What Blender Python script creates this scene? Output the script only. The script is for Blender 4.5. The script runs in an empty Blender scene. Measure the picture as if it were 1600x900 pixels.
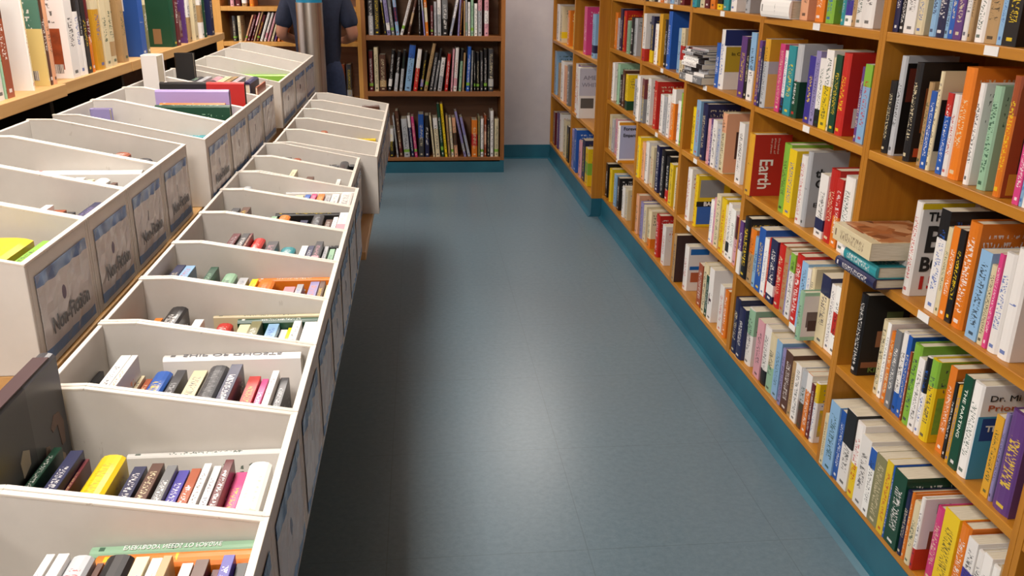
import bpy, math, random
from mathutils import Vector, Matrix

# ------------------------------------------------------------------ camera, world, light, exposure
scn = bpy.context.scene
COL = scn.collection
W_PX, H_PX = 1600.0, 900.0
F_PX, VP, ROLL, CAM_H = 1372.79, (652.88, -44.34), 0.0153, 1.66
_Y = Vector((VP[0] - 800, VP[1] - 450, F_PX)).normalized()
_E = Vector((math.cos(ROLL), math.sin(ROLL), 0))
_Z = _Y.cross(_E).normalized()
if _Z.y > 0: _Z = -_Z
_X = _Y.cross(_Z)
if _X.x < 0: _X = -_X
RM = Matrix((_X, _Y, _Z))                      # rows: the room's axes seen from the camera
cam = bpy.data.objects.new('camera', bpy.data.cameras.new('camera'))
COL.objects.link(cam)
cam.data.sensor_width = 36.0
cam.data.lens = F_PX / W_PX * 36.0
cam.data.clip_start = 0.02
m4 = Matrix.Identity(4)
for r in range(3):
    m4[r][0], m4[r][1], m4[r][2] = RM[r][0], -RM[r][1], -RM[r][2]
m4[2][3] = CAM_H
cam.matrix_world = m4
scn.camera = cam

scn.view_settings.view_transform = 'Standard'
scn.view_settings.look = 'None'
scn.view_settings.gamma = 1.0
scn.view_settings.use_curve_mapping = False
scn.view_settings.exposure = 0.24
LIGHT_W = 37.0            # watts of each ceiling fixture
LIGHT_COL = (1.0, 0.925, 0.85)
WORLD_S = 0.05
CEIL_Z = 2.75
LIGHT_POS = [(-0.78, 0.4), (-0.78, 2.5), (-0.78, 4.6), (0.95, 7.35), (-2.3, 0.4), (-2.3, 2.5), (-2.3, 4.6), (-2.3, 6.7)]
w = bpy.data.worlds.new('world'); scn.world = w; w.use_nodes = True
w.node_tree.nodes['Background'].inputs[0].default_value = (1.0, 0.93, 0.86, 1)
w.node_tree.nodes['Background'].inputs[1].default_value = WORLD_S
for (lx, ly) in LIGHT_POS:
    ld = bpy.data.lights.new('ceiling_lamp', 'AREA'); ld.shape = 'RECTANGLE'
    ld.size, ld.size_y = 0.52, 1.12; ld.energy = LIGHT_W * (0.6 if lx > 0 else 1.0); ld.color = LIGHT_COL
    lo = bpy.data.objects.new('ceiling_lamp', ld); COL.objects.link(lo); lo.location = (lx, ly, CEIL_Z - 0.035)

# ------------------------------------------------------------------ measuring helpers
def ray(px, py): return RM @ Vector((px - 800, py - 450, F_PX))
def atz(px, py, z):
    d = ray(px, py); t = (z - CAM_H) / d.z; return Vector((d.x * t, d.y * t, z))
def aty(px, py, y):
    d = ray(px, py); t = y / d.y; return Vector((d.x * t, y, CAM_H + d.z * t))
def pxof(x, y, z):
    c = RM.transposed() @ Vector((x, y, z - CAM_H)); return 800 + F_PX * c.x / c.z
def bis(f, a, b):
    fa = f(a)
    for _ in range(40):
        m = (a + b) / 2; fm = f(m)
        if (fm > 0) == (fa > 0): a, fa = m, fm
        else: b = m
    return (a + b) / 2

# ------------------------------------------------------------------ colours and materials
def lin(h):
    c = [int(h[i:i + 2], 16) / 255 for i in (0, 2, 4)]
    return tuple((v / 12.92 if v <= 0.04045 else ((v + 0.055) / 1.055) ** 2.4) for v in c)
PAL = {  # letter: (word, srgb)
 'W': ('white', 'e8e4e0'), 'C': ('cream', 'd9cba6'), 'L': ('pale grey', 'aeb0b4'), 'G': ('grey', '6f7072'), 'K': ('black', '1b1a1c'),
 'R': ('red', 'b8261f'), 'D': ('maroon', '5e1a22'), 'O': ('orange', 'd9771f'), 'Y': ('yellow', 'e3c21c'), 'y': ('mustard', 'cf9a2a'),
 'N': ('dark green', '12432f'), 'E': ('mint', '8fb597'), 'g': ('lime green', '7fb03c'), 'B': ('blue', '2456a8'), 'b': ('sky blue', '86add0'),
 'V': ('navy', '23264a'), 'P': ('purple', '5d3a78'), 'p': ('lavender', '8f86b4'), 'M': ('pink', 'cc3f7c'), 'm': ('rose', 'd39aa4'),
 'S': ('brown', '553426'), 's': ('peach', 'd9a07c'), 'T': ('tan', 'b08f63'), 'U': ('teal', '2c8a93'), 'v': ('violet', '3c3390'),
 'k': ('charcoal', '3a3a3e'), 'r': ('rust', '9a4a28'), 'h': ('lilac', 'a694c8'), 'q': ('olive', '7d7a55'), 'e': ('pale yellow', 'd8c07c'), 'F': ('sage green', '4f7a6a'),
}
def rgb(c): return lin(PAL[c][1])
MATS = {}
def mat(name, base, rough=0.5, metal=0.0, build=None):
    if name in MATS: return MATS[name]
    m = bpy.data.materials.new(name); m.use_nodes = True
    nt = m.node_tree; b = nt.nodes['Principled BSDF']
    b.inputs['Base Color'].default_value = (*base, 1); b.inputs['Roughness'].default_value = rough; b.inputs['Metallic'].default_value = metal
    if build: build(nt, b)
    MATS[name] = m; return m
def nd(nt, t, **kw):
    n = nt.nodes.new(t)
    for k, v in kw.items(): setattr(n, k, v)
    return n
def setin(n, **kw):
    for k, v in kw.items(): n.inputs[k].default_value = v
def mth(nt, op, a, b=None, c=None, clamp=False):
    n = nt.nodes.new('ShaderNodeMath'); n.operation = op; n.use_clamp = clamp
    for i, v in enumerate((a, b, c)):
        if v is None: continue
        if isinstance(v, (int, float)): n.inputs[i].default_value = v
        else: nt.links.new(v, n.inputs[i])
    return n.outputs[0]
def mixc(nt, f, a, b):
    n = nt.nodes.new('ShaderNodeMix'); n.data_type = 'RGBA'
    for i, v in ((0, f), (6, a), (7, b)):
        if isinstance(v, (int, float)): n.inputs[i].default_value = v
        elif isinstance(v, tuple): n.inputs[i].default_value = (*v, 1)
        else: nt.links.new(v, n.inputs[i])
    return n.outputs[2]
def noise(nt, vec, scale, detail=2.0, rough=0.5):
    n = nd(nt, 'ShaderNodeTexNoise'); setin(n, Scale=scale, Detail=detail, Roughness=rough)
    if vec is not None: nt.links.new(vec, n.inputs['Vector'])
    return n.outputs['Fac']
def mapping(nt, src, scale):
    n = nd(nt, 'ShaderNodeMapping'); n.inputs['Scale'].default_value = scale; nt.links.new(src, n.inputs['Vector']); return n.outputs[0]
def coords(nt, which='Object'): return nd(nt, 'ShaderNodeTexCoord').outputs[which]
def ramp(nt, fac, stops):
    n = nd(nt, 'ShaderNodeValToRGB'); cr = n.color_ramp
    while len(cr.elements) < len(stops): cr.elements.new(0.5)
    for e, (p, c) in zip(cr.elements, stops): e.position = p; e.color = (*c, 1)
    nt.links.new(fac, n.inputs[0]); return n.outputs[0]
def wood(name, a, b, rough=0.42, axis='y', scale=1.0):
    def bld(nt, bs):
        s = {'x': (1.2, 26, 26), 'y': (26, 1.2, 26), 'z': (26, 26, 1.2)}[axis]
        v = mapping(nt, nd(nt, 'ShaderNodeNewGeometry').outputs['Position'], tuple(k * scale for k in s))
        f = noise(nt, v, 1.0, 4.0, 0.6)
        nt.links.new(ramp(nt, f, [(0.32, a), (0.68, b)]), bs.inputs['Base Color'])
        bp = nd(nt, 'ShaderNodeBump'); setin(bp, Strength=0.06, Distance=0.002); nt.links.new(f, bp.inputs['Height']); nt.links.new(bp.outputs[0], bs.inputs['Normal'])
    return mat(name, a, rough, 0, bld)
OAK_H = wood('oak_lengthwise', lin('a96c1b'), lin('c08429'), 0.38, 'y')
OAK_V = wood('oak_upright', lin('a36718'), lin('bb7f25'), 0.38, 'z')
WAL_H = wood('walnut_lengthwise', lin('7d4c27'), lin('96602f'), 0.45, 'x')
WAL_V = wood('walnut_upright', lin('8b5526'), lin('a3692f'), 0.45, 'z')
WAL_B = wood('walnut_backing', lin('7a563d'), lin('8c664a'), 0.6, 'x')
PINE_H = wood('pine_edge', lin('b98d55'), lin('cda26a'), 0.5, 'y')
PINE_X = wood('pine_case', lin('c48a3c'), lin('d49c50'), 0.45, 'z')
def bld_floor(nt, bs):
    p = nd(nt, 'ShaderNodeNewGeometry').outputs['Position']
    n1 = noise(nt, p, 46.0, 4.0, 0.7); n2 = noise(nt, p, 1.3, 3.0, 0.5); n3 = noise(nt, p, 1.1, 2.0, 0.5)
    c = ramp(nt, n1, [(0.3, lin('576d79')), (0.7, lin('677c88'))])
    c = mixc(nt, mth(nt, 'MULTIPLY', mth(nt, 'SUBTRACT', n2, 0.35, clamp=True), 0.9), c, lin('65727b'))
    sx = nd(nt, 'ShaderNodeSeparateXYZ'); nt.links.new(p, sx.inputs[0])
    seam = None
    for ax, off in (('X', 0.21), ('Y', 0.35)):
        fr = mth(nt, 'FRACT', mth(nt, 'ADD', mth(nt, 'DIVIDE', sx.outputs[ax], 0.61), off))
        d = mth(nt, 'ABSOLUTE', mth(nt, 'SUBTRACT', fr, 0.5))
        s = mth(nt, 'GREATER_THAN', d, 0.4972); seam = s if seam is None else mth(nt, 'MAXIMUM', seam, s)
    c = mixc(nt, mth(nt, 'MULTIPLY', seam, 0.28), c, lin('39454b'))
    nt.links.new(c, bs.inputs['Base Color'])
    nt.links.new(mth(nt, 'ADD', mth(nt, 'MULTIPLY', n3, 0.06), 0.29), bs.inputs['Roughness'])
    bp = nd(nt, 'ShaderNodeBump'); setin(bp, Strength=0.03, Distance=0.002); nt.links.new(n2, bp.inputs['Height']); nt.links.new(bp.outputs[0], bs.inputs['Normal'])
FLOOR = mat('vinyl_floor', lin('66777f'), 0.28, 0, bld_floor)
def bld_soft(a, b, sc):
    def f(nt, bs):
        nt.links.new(ramp(nt, noise(nt, nd(nt, 'ShaderNodeNewGeometry').outputs['Position'], sc, 3.0), [(0.3, a), (0.7, b)]), bs.inputs['Base Color'])
    return f
WALL = mat('painted_wall', lin('b9b2b4'), 0.7, 0, bld_soft(lin('b5aeb1'), lin('bdb6b7'), 9))
CEIL = mat('ceiling_tile', lin('d8d4cc'), 0.8, 0, bld_soft(lin('d0ccc4'), lin('dedad2'), 30))
KICK = mat('teal_vinyl', lin('215d70'), 0.32, 0, bld_soft(lin('1d566a'), lin('256578'), 5))
def bld_white(nt, bs):
    p = nd(nt, 'ShaderNodeNewGeometry').outputs['Position']
    c = ramp(nt, noise(nt, p, 5.0, 5.0, 0.65), [(0.3, lin('c7c2bb')), (0.7, lin('d3cec7'))])
    sc = mth(nt, 'GREATER_THAN', noise(nt, mapping(nt, p, (40, 40, 14)), 1.0, 3.0, 0.7), 0.70)
    c = mixc(nt, mth(nt, 'MULTIPLY', sc, 0.22), c, lin('8d8174'))
    nt.links.new(c, bs.inputs['Base Color'])
WHITE = mat('white_painted_board', lin('d5cec6'), 0.45, 0, bld_white)
def bld_rim(nt, bs):
    p = nd(nt, 'ShaderNodeNewGeometry').outputs['Position']
    sc = mth(nt, 'GREATER_THAN', noise(nt, p, 60, 3.0, 0.7), 0.66)
    nt.links.new(mixc(nt, mth(nt, 'MULTIPLY', sc, 0.4), lin('d6cec3'), lin('94816b')), bs.inputs['Base Color'])
RIM = mat('worn_white_edge', lin('e0d9ce'), 0.4, 0, bld_rim)
METAL = mat('brushed_steel', lin('b9b4ac'), 0.3, 1.0, lambda nt, bs: nt.links.new(ramp(nt, noise(nt, mapping(nt, nd(nt, 'ShaderNodeNewGeometry').outputs['Position'], (60, 60, 0.6)), 1.0, 3), [(0.3, lin('b9b4ae')), (0.7, lin('e0dcd5'))]), bs.inputs['Base Color']))
BLUEPAINT = mat('blue_paint', lin('1b7fa6'), 0.4, 0, bld_soft(lin('187a9f'), lin('1f88b0'), 12))
DARK = mat('dark_metal', lin('2a2624'), 0.6, 0, bld_soft(lin('262220'), lin('2e2a27'), 14))
PAGES = mat('paper_pages', lin('d8cfb8'), 0.8, 0, lambda nt, bs: nt.links.new(ramp(nt, noise(nt, mapping(nt, coords(nt), (30, 900, 30)), 1.0, 2), [(0.3, lin('c5baa0')), (0.7, lin('e0d8c4'))]), bs.inputs['Base Color']))
STICK = mat('shelf_label_paper', lin('e4e2df'), 0.5, 0, bld_soft(lin('e2e0dd'), lin('e6e4e1'), 20))
SKIN = mat('skin', lin('a9745c'), 0.5, 0, bld_soft(lin('a5705a'), lin('b07b62'), 20))
SHIRT = mat('navy_shirt', lin('1c2238'), 0.85, 0, bld_soft(lin('1a2034'), lin('20273e'), 40))
PANTS = mat('navy_trousers', lin('1e2946'), 0.85, 0, bld_soft(lin('1b2540'), lin('222e4c'), 50))
HAIR = mat('dark_hair', lin('231a14'), 0.6, 0, bld_soft(lin('1f1712'), lin('2a2019'), 60))
SHOE = mat('black_leather', lin('191919'), 0.4, 0, bld_soft(lin('171717'), lin('1f1f1f'), 30))
def bld_bar(nt, bs):
    S = nd(nt, 'ShaderNodeSeparateXYZ'); nt.links.new(coords(nt), S.inputs[0])
    v = nd(nt, 'ShaderNodeCombineXYZ'); nt.links.new(mth(nt, 'MULTIPLY', S.outputs[0], 700.0), v.inputs[0])
    nt.links.new(mixc(nt, mth(nt, 'GREATER_THAN', noise(nt, v.outputs[0], 1.0, 0.0), 0.5), lin('d8d4cf'), lin('2a2a2a')), bs.inputs['Base Color'])
BARC = mat('barcode_print', lin('d8d4cf'), 0.5, 0, bld_bar)
INKM = {}
def ink(h):
    if h not in INKM: INKM[h] = mat('print_' + h, lin(h), 0.5, 0, bld_soft(lin(h), lin(h), 3))
    return INKM[h]

# one cover material: colours and layout ride on each book's own mesh
def bld_cover(nt, bs):
    def at(n):
        k = nd(nt, 'ShaderNodeAttribute'); k.attribute_name = n; return k
    c1, c2, c3, par, par2 = at('cover'), at('accent'), at('inkcol'), at('layout'), at('where')
    P = nd(nt, 'ShaderNodeSeparateColor'); nt.links.new(par.outputs['Color'], P.inputs[0]); lo, hi, den = P.outputs[0], P.outputs[1], P.outputs[2]; seed = par.outputs['Alpha']
    Q = nd(nt, 'ShaderNodeSeparateColor'); nt.links.new(par2.outputs['Color'], Q.inputs[0]); spine, aspect, pic = Q.outputs[0], Q.outputs[1], Q.outputs[2]
    uvn = nd(nt, 'ShaderNodeUVMap'); uvn.uv_map = 'UVMap'
    S = nd(nt, 'ShaderNodeSeparateXYZ'); nt.links.new(uvn.outputs[0], S.inputs[0]); u, v = S.outputs[0], S.outputs[1]
    def between(x, a, b): return mth(nt, 'MULTIPLY', mth(nt, 'GREATER_THAN', x, a), mth(nt, 'LESS_THAN', x, b))
    band = between(v, lo, hi)
    col = mixc(nt, band, c1.outputs['Color'], c2.outputs['Color'])
    # lettering on the spine: runs along v, two lines across u
    cx = nd(nt, 'ShaderNodeCombineXYZ'); nt.links.new(mth(nt, 'MULTIPLY', u, 4.2), cx.inputs[0]); nt.links.new(mth(nt, 'MULTIPLY', v, 70.0), cx.inputs[1]); nt.links.new(mth(nt, 'MULTIPLY', seed, 97.0), cx.inputs[2])
    t = mth(nt, 'GREATER_THAN', noise(nt, cx.outputs[0], 1.0, 1.0, 0.5), 0.55)
    wv = mth(nt, 'SUBTRACT', 0.5, mth(nt, 'MULTIPLY', den, 0.38)); wv2 = mth(nt, 'ADD', 0.52, mth(nt, 'MULTIPLY', den, 0.38))
    tw = mth(nt, 'MULTIPLY', between(v, wv, wv2), between(u, 0.24, 0.78))
    foot = mth(nt, 'MULTIPLY', between(v, 0.05, 0.085), between(u, 0.3, 0.7))
    st = mth(nt, 'MULTIPLY', mth(nt, 'MAXIMUM', mth(nt, 'MULTIPLY', t, tw), foot), spine)
    # lettering and picture on the boards
    cb = nd(nt, 'ShaderNodeCombineXYZ'); nt.links.new(mth(nt, 'MULTIPLY', u, 26.0), cb.inputs[0]); nt.links.new(mth(nt, 'MULTIPLY', v, 15.0), cb.inputs[1]); nt.links.new(mth(nt, 'MULTIPLY', seed, 61.0), cb.inputs[2])
    tb = mth(nt, 'GREATER_THAN', noise(nt, cb.outputs[0], 1.0, 1.0, 0.5), 0.56)
    rows = mth(nt, 'GREATER_THAN', mth(nt, 'FRACT', mth(nt, 'MULTIPLY', v, 12.0)), 0.4)
    tbw = mth(nt, 'MULTIPLY', mth(nt, 'MULTIPLY', between(v, 0.62, 0.9), between(u, 0.12, 0.88)), rows)
    notsp = mth(nt, 'SUBTRACT', 1.0, spine)
    bt = mth(nt, 'MULTIPLY', mth(nt, 'MULTIPLY', mth(nt, 'MULTIPLY', tb, tbw), notsp), mth(nt, 'MULTIPLY', mth(nt, 'GREATER_THAN', den, 0.05), mth(nt, 'SUBTRACT', 1.0, aspect)))
    cp = nd(nt, 'ShaderNodeCombineXYZ'); nt.links.new(u, cp.inputs[0]); nt.links.new(mth(nt, 'MULTIPLY', v, 1.5), cp.inputs[1]); nt.links.new(mth(nt, 'MULTIPLY', seed, 37.0), cp.inputs[2])
    pn = noise(nt, cp.outputs[0], 4.5, 3.0, 0.6)
    pmask = mth(nt, 'MULTIPLY', mth(nt, 'MULTIPLY', between(v, 0.1, 0.56), between(u, 0.1, 0.9)), mth(nt, 'MULTIPLY', pic, notsp))
    pcol = mixc(nt, mth(nt, 'MULTIPLY', mth(nt, 'SUBTRACT', pn, 0.42, clamp=True), 3.0, clamp=True), c2.outputs['Color'], mixc(nt, 0.55, c2.outputs['Color'], c3.outputs['Color']))
    col = mixc(nt, pmask, col, pcol)
    col = mixc(nt, mth(nt, 'MULTIPLY', mth(nt, 'ADD', st, bt, clamp=True), 0.82), col, c3.outputs['Color'])
    nt.links.new(col, bs.inputs['Base Color'])
COVER = mat('book_cover', lin('aaaaaa'), 0.34, 0, bld_cover)

# ------------------------------------------------------------------ mesh builder
class MB:
    def __init__(s): s.v = []; s.f = []; s.m = []
    def add(s, vs, fs, mi=0):
        o = len(s.v); s.v += [tuple(p) for p in vs]; s.f += [tuple(i + o for i in q) for q in fs]; s.m += [mi] * len(fs); return s
    def box(s, a, b, mi=0):
        (x0, y0, z0), (x1, y1, z1) = a, b
        return s.add([(x0, y0, z0), (x1, y0, z0), (x1, y1, z0), (x0, y1, z0), (x0, y0, z1), (x1, y0, z1), (x1, y1, z1), (x0, y1, z1)],
                     [(0, 3, 2, 1), (4, 5, 6, 7), (0, 1, 5, 4), (1, 2, 6, 5), (2, 3, 7, 6), (3, 0, 4, 7)], mi)
    def prism_y(s, prof, y0, y1, mi=0):        # profile in x,z (counter-clockwise seen from -y)
        n = len(prof)
        vs = [(x, y0, z) for x, z in prof] + [(x, y1, z) for x, z in prof]
        fs = [tuple(range(n)), tuple(range(2 * n - 1, n - 1, -1))] + [(i, i + n, (i + 1) % n + n, (i + 1) % n) for i in range(n)]
        return s.add(vs, fs, mi)
    def tube(s, pts, rad, n=24, mi=0, cap=True):
        vs = []; fs = []
        for (p, r) in zip(pts, rad):
            vs += [(p[0] + r * math.cos(2 * math.pi * k / n), p[1] + r * math.sin(2 * math.pi * k / n), p[2]) for k in range(n)]
        for i in range(len(pts) - 1):
            fs += [(i * n + k, i * n + (k + 1) % n, (i + 1) * n + (k + 1) % n, (i + 1) * n + k) for k in range(n)]
        if cap: fs += [tuple(range(n - 1, -1, -1)), tuple(range((len(pts) - 1) * n, len(pts) * n))]
        return s.add(vs, fs, mi)
    def build(s, name, mats, parent=None, loc=None, bevel=0, smooth=False):
        me = bpy.data.meshes.new(name); me.from_pydata(s.v, [], s.f)
        for m in (mats if isinstance(mats, (list, tuple)) else [mats]): me.materials.append(m)
        me.polygons.foreach_set('material_index', s.m)
        if smooth: me.polygons.foreach_set('use_smooth', [True] * len(s.f))
        me.update()
        o = bpy.data.objects.new(name, me); COL.objects.link(o)
        if parent: o.parent = parent
        if loc: o.location = loc
        if bevel:
            bv = o.modifiers.new('bevel', 'BEVEL'); bv.width = bevel; bv.segments = 2; bv.limit_method = 'ANGLE'
        return o
def tag(o, label, cat, group=None, kind=None):
    if label: o['label'] = label
    if cat: o['category'] = cat
    if group: o['group'] = group
    if kind: o['kind'] = kind
    return o
def empty(name, loc=(0, 0, 0)):
    o = bpy.data.objects.new(name, None); COL.objects.link(o); o.location = loc; o.empty_display_size = 0.1; return o
def struct(o): o['kind'] = 'structure'; return o
def lettering(text, size, m, parent, loc, xdir, ydir, bold=0.0, width=None, name='lettering'):
    cu = bpy.data.curves.new('t', 'FONT'); cu.body = text; cu.size = size; cu.extrude = 0.0004; cu.align_x = 'CENTER'; cu.align_y = 'CENTER'; cu.offset = bold
    cu.resolution_u = 3
    to = bpy.data.objects.new('t', cu); COL.objects.link(to)
    bpy.context.view_layer.update()
    me = bpy.data.meshes.new_from_object(to.evaluated_get(bpy.context.evaluated_depsgraph_get()))
    bpy.data.objects.remove(to); bpy.data.curves.remove(cu)
    X = Vector(xdir).normalized(); Y = Vector(ydir).normalized(); Z = X.cross(Y)
    k = 1.0
    if width:
        xs = [v.co.x for v in me.vertices]
        if xs: k = width / max(1e-6, max(xs) - min(xs))
    for v in me.vertices: v.co = X * (v.co.x * k) + Y * v.co.y + Z * v.co.z
    me.materials.clear(); me.materials.append(m)
    o = bpy.data.objects.new(name, me); COL.objects.link(o); o.parent = parent; o.location = loc
    return o

# ------------------------------------------------------------------ the room
YB, XW = 8.28, 1.60
struct(MB().box((-3.2, -1.6, -0.05), (XW + 0.1, YB + 0.1, 0)).build('floor', FLOOR))
struct(MB().box((-3.2, -1.6, CEIL_Z), (XW + 0.1, YB + 0.1, CEIL_Z + 0.08)).build('ceiling', CEIL))
struct(MB().box((-3.2, YB, 0), (XW + 0.1, YB + 0.1, CEIL_Z)).build('wall_back', WALL))
struct(MB().box((XW, -1.6, 0), (XW + 0.1, YB, CEIL_Z)).build('wall_right', WALL))
struct(MB().box((-3.3, -1.6, 0), (-3.2, YB + 0.1, CEIL_Z)).build('wall_left', WALL))
struct(MB().box((-3.2, -1.7, 0), (XW + 0.1, -1.6, CEIL_Z)).build('wall_front', WALL))
bb = MB().box((-3.2, YB - 0.012, 0), (1.24, YB, 0.125)); bb.prism_y([(-3.2, 0.0), (1.2, 0.0), (1.2, 0.004), (-3.2, 0.004)], YB - 0.05, YB - 0.012)
struct(bb.build('baseboard_back', KICK))
for i, (lx, ly) in enumerate(LIGHT_POS):
    e = empty('ceiling_light', (lx, ly, CEIL_Z))
    f = MB()
    for a, b in (((-.31, -.61, -.03), (-.27, .61, 0)), ((.27, -.61, -.03), (.31, .61, 0)), ((-.27, -.61, -.03), (.27, -.57, 0)), ((-.27, .57, -.03), (.27, .61, 0))): f.box(a, b)
    f.build('frame', CEIL, e)
    dm = mat('lit_diffuser', (0.9, 0.9, 0.9), 0.5)
    dm.node_tree.nodes['Principled BSDF'].inputs['Emission Color'].default_value = (*LIGHT_COL, 1)
    dm.node_tree.nodes['Principled BSDF'].inputs['Emission Strength'].default_value = 2.5
    MB().box((-.27, -.57, -.012), (.27, .57, -.006)).build('diffuser', dm, e)
    side = 'over the white bins' if lx > -1 and ly < 6 else 'over the far corner' if lx > 0 else 'beyond the display shelf'
    tag(e, f"flat ceiling light {side}, {['nearest','second','third','farthest'][i % 4]} of its row", 'light', 'ceiling lights')

# ------------------------------------------------------------------ bookcases
XR = 1.2856
BAY = {4: (1.512, 2.426), 3: (2.426, 3.3425), 2: (3.3425, 4.255), 1: (4.255, 5.17), 0: (5.17, 6.085)}
SH = {1: 0.165, 2: 0.5135, 3: 0.8486, 4: 1.1944, 5: 1.5226, 6: 1.86, 7: 2.18}
BAYN = {4: 'nearest oak bay', 3: 'second oak bay', 2: 'third oak bay', 1: 'fourth oak bay', 0: 'farthest oak bay'}
ROWN = {1: 'bottom shelf', 2: 'second shelf up', 3: 'third shelf up', 4: 'fourth shelf up', 5: 'fifth shelf up'}
def bookcase(label, x0, x1, y0, y1, shelves, mh, mv, mb, group, top=2.2, kick=0.142, th=0.026, rec=0.006, stickers=()):
    """faces -x; x0 front, x1 back"""
    e = empty('bookcase', ((x0 + x1) / 2, (y0 + y1) / 2, 0)); o = Vector(e.location); tag(e, label, 'bookcase', group)
    def B(a, b): return MB().box(Vector(a) - o, Vector(b) - o)
    t = 0.019
    B((x0, y0 + .0005, kick), (x1, y0 + t, top)).build('side_panel', mv, e, bevel=0.001)
    B((x0, y1 - t, kick), (x1, y1 - .0005, top)).build('side_panel', mv, e, bevel=0.001)
    B((x1 - 0.008, y0 + t, kick), (x1, y1 - t, top)).build('back_panel', mv if mb is None else mb, e)
    for z in shelves:
        s = B((x0 + 0.001, y0 + t, z - th), (x1 - 0.008, y1 - t, z)).build('shelf', mh, e, bevel=0.002)
    B((x0 + 0.001, y0, 0.0), (x1, y1, kick)).build('kick_plate', KICK, e)
    cv = MB(); cv.prism_y([(x0 - 0.022 - o.x, 0.0), (x0 + 0.002 - o.x, 0.0), (x0 + 0.002 - o.x, 0.03), (x0 - 0.004 - o.x, 0.012)], y0 - o.y, y1 - o.y)
    cv.build('vinyl_cove', KICK, e)
    for (sy, sz) in stickers:
        B((x0 - 0.0012, sy - 0.026, sz - th + 0.003), (x0 + 0.0005, sy + 0.026, sz - 0.002)).build('shelf_label', STICK, e)
    return e
STK = {4: [(1.93, SH[5]), (2.0, SH[3])], 3: [(2.86, SH[5]), (2.84, SH[4]), (2.75, SH[2])], 2: [(3.8, SH[5]), (3.95, SH[4]), (4.0, SH[3]), (4.02, SH[2])], 1: [(4.6, SH[5]), (4.7, SH[4]), (4.72, SH[3])], 0: []}
for b, (a, c) in BAY.items():
    bookcase(f"tall oak bookcase with teal kick plate, {BAYN[b]} along the aisle", XR, XW - 0.002, a, c, list(SH.values()), OAK_H, OAK_V, None, 'oak bookcases along the aisle', stickers=STK[b])
bookcase('tall oak bookcase nearest the room entrance, empty, before the nearest oak bay', XR, XW - 0.002, 0.598, 1.512, list(SH.values()), OAK_H, OAK_V, None, 'oak bookcases along the aisle')
XF = 1.213
FSH = {1: 0.16, 2: 0.615, 3: 1.095, 4: 1.52, 5: 1.86}
YF = [(6.10, 7.09), (7.09, 8.25)]
for i, (a, c) in enumerate(YF):
    bookcase(['projecting oak bookcase just past the farthest oak bay', 'projecting oak bookcase in the corner by the pale wall'][i], XF, XW - 0.002, a, c, list(FSH.values()), OAK_H, OAK_V, None, 'projecting oak bookcases at the far end', kick=0.135)

YC = 7.63   # front of the bookcases standing along the back of the room
def backcase(label, x0, x1, shelves, mh, mv, mb, group, kick, th):
    e = empty('bookcase', ((x0 + x1) / 2, YC + 0.16, 0)); o = Vector(e.location); tag(e, label, 'bookcase', group)
    def B(a, b): return MB().box(Vector(a) - o, Vector(b) - o)
    t = 0.034; y1 = YC + 0.33
    B((x0, YC, kick), (x0 + t, y1, 2.2)).build('side_panel', mv, e, bevel=0.001)
    B((x1 - t, YC, kick), (x1, y1, 2.2)).build('side_panel', mv, e, bevel=0.001)
    B((x0 + t, y1 - 0.01, kick), (x1 - t, y1, 2.2)).build('back_panel', mb, e)
    for z in shelves: B((x0 + t, YC + 0.001, z - th), (x1 - t, y1 - 0.01, z)).build('shelf', mh, e, bevel=0.002)
    B((x0, YC + 0.001, 0), (x1, y1, kick)).build('kick_plate', KICK, e)
    return e
BX0, BX1 = -0.475, 0.72
BSH = [0.135, 0.70, 1.158, 1.60, 2.05]
backcase('dark walnut bookcase against the pale back wall, right of the person', BX0, BX1, BSH, WAL_H, WAL_V, WAL_B, 'bookcases along the back of the room', 0.108, 0.04)
LSH = [0.16, 0.62, 1.10, 1.375, 1.70, 2.02]
backcase('pine and brown bookcase behind the person and the steel post', -1.625, BX0, LSH, PINE_X, PINE_X, WAL_B, 'bookcases along the back of the room', 0.108, 0.035)
backcase('pine bookcase at the end of the display shelf, left of the person', -2.78, -1.625, LSH, PINE_X, PINE_X, WAL_B, 'bookcases along the back of the room', 0.108, 0.035)

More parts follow.
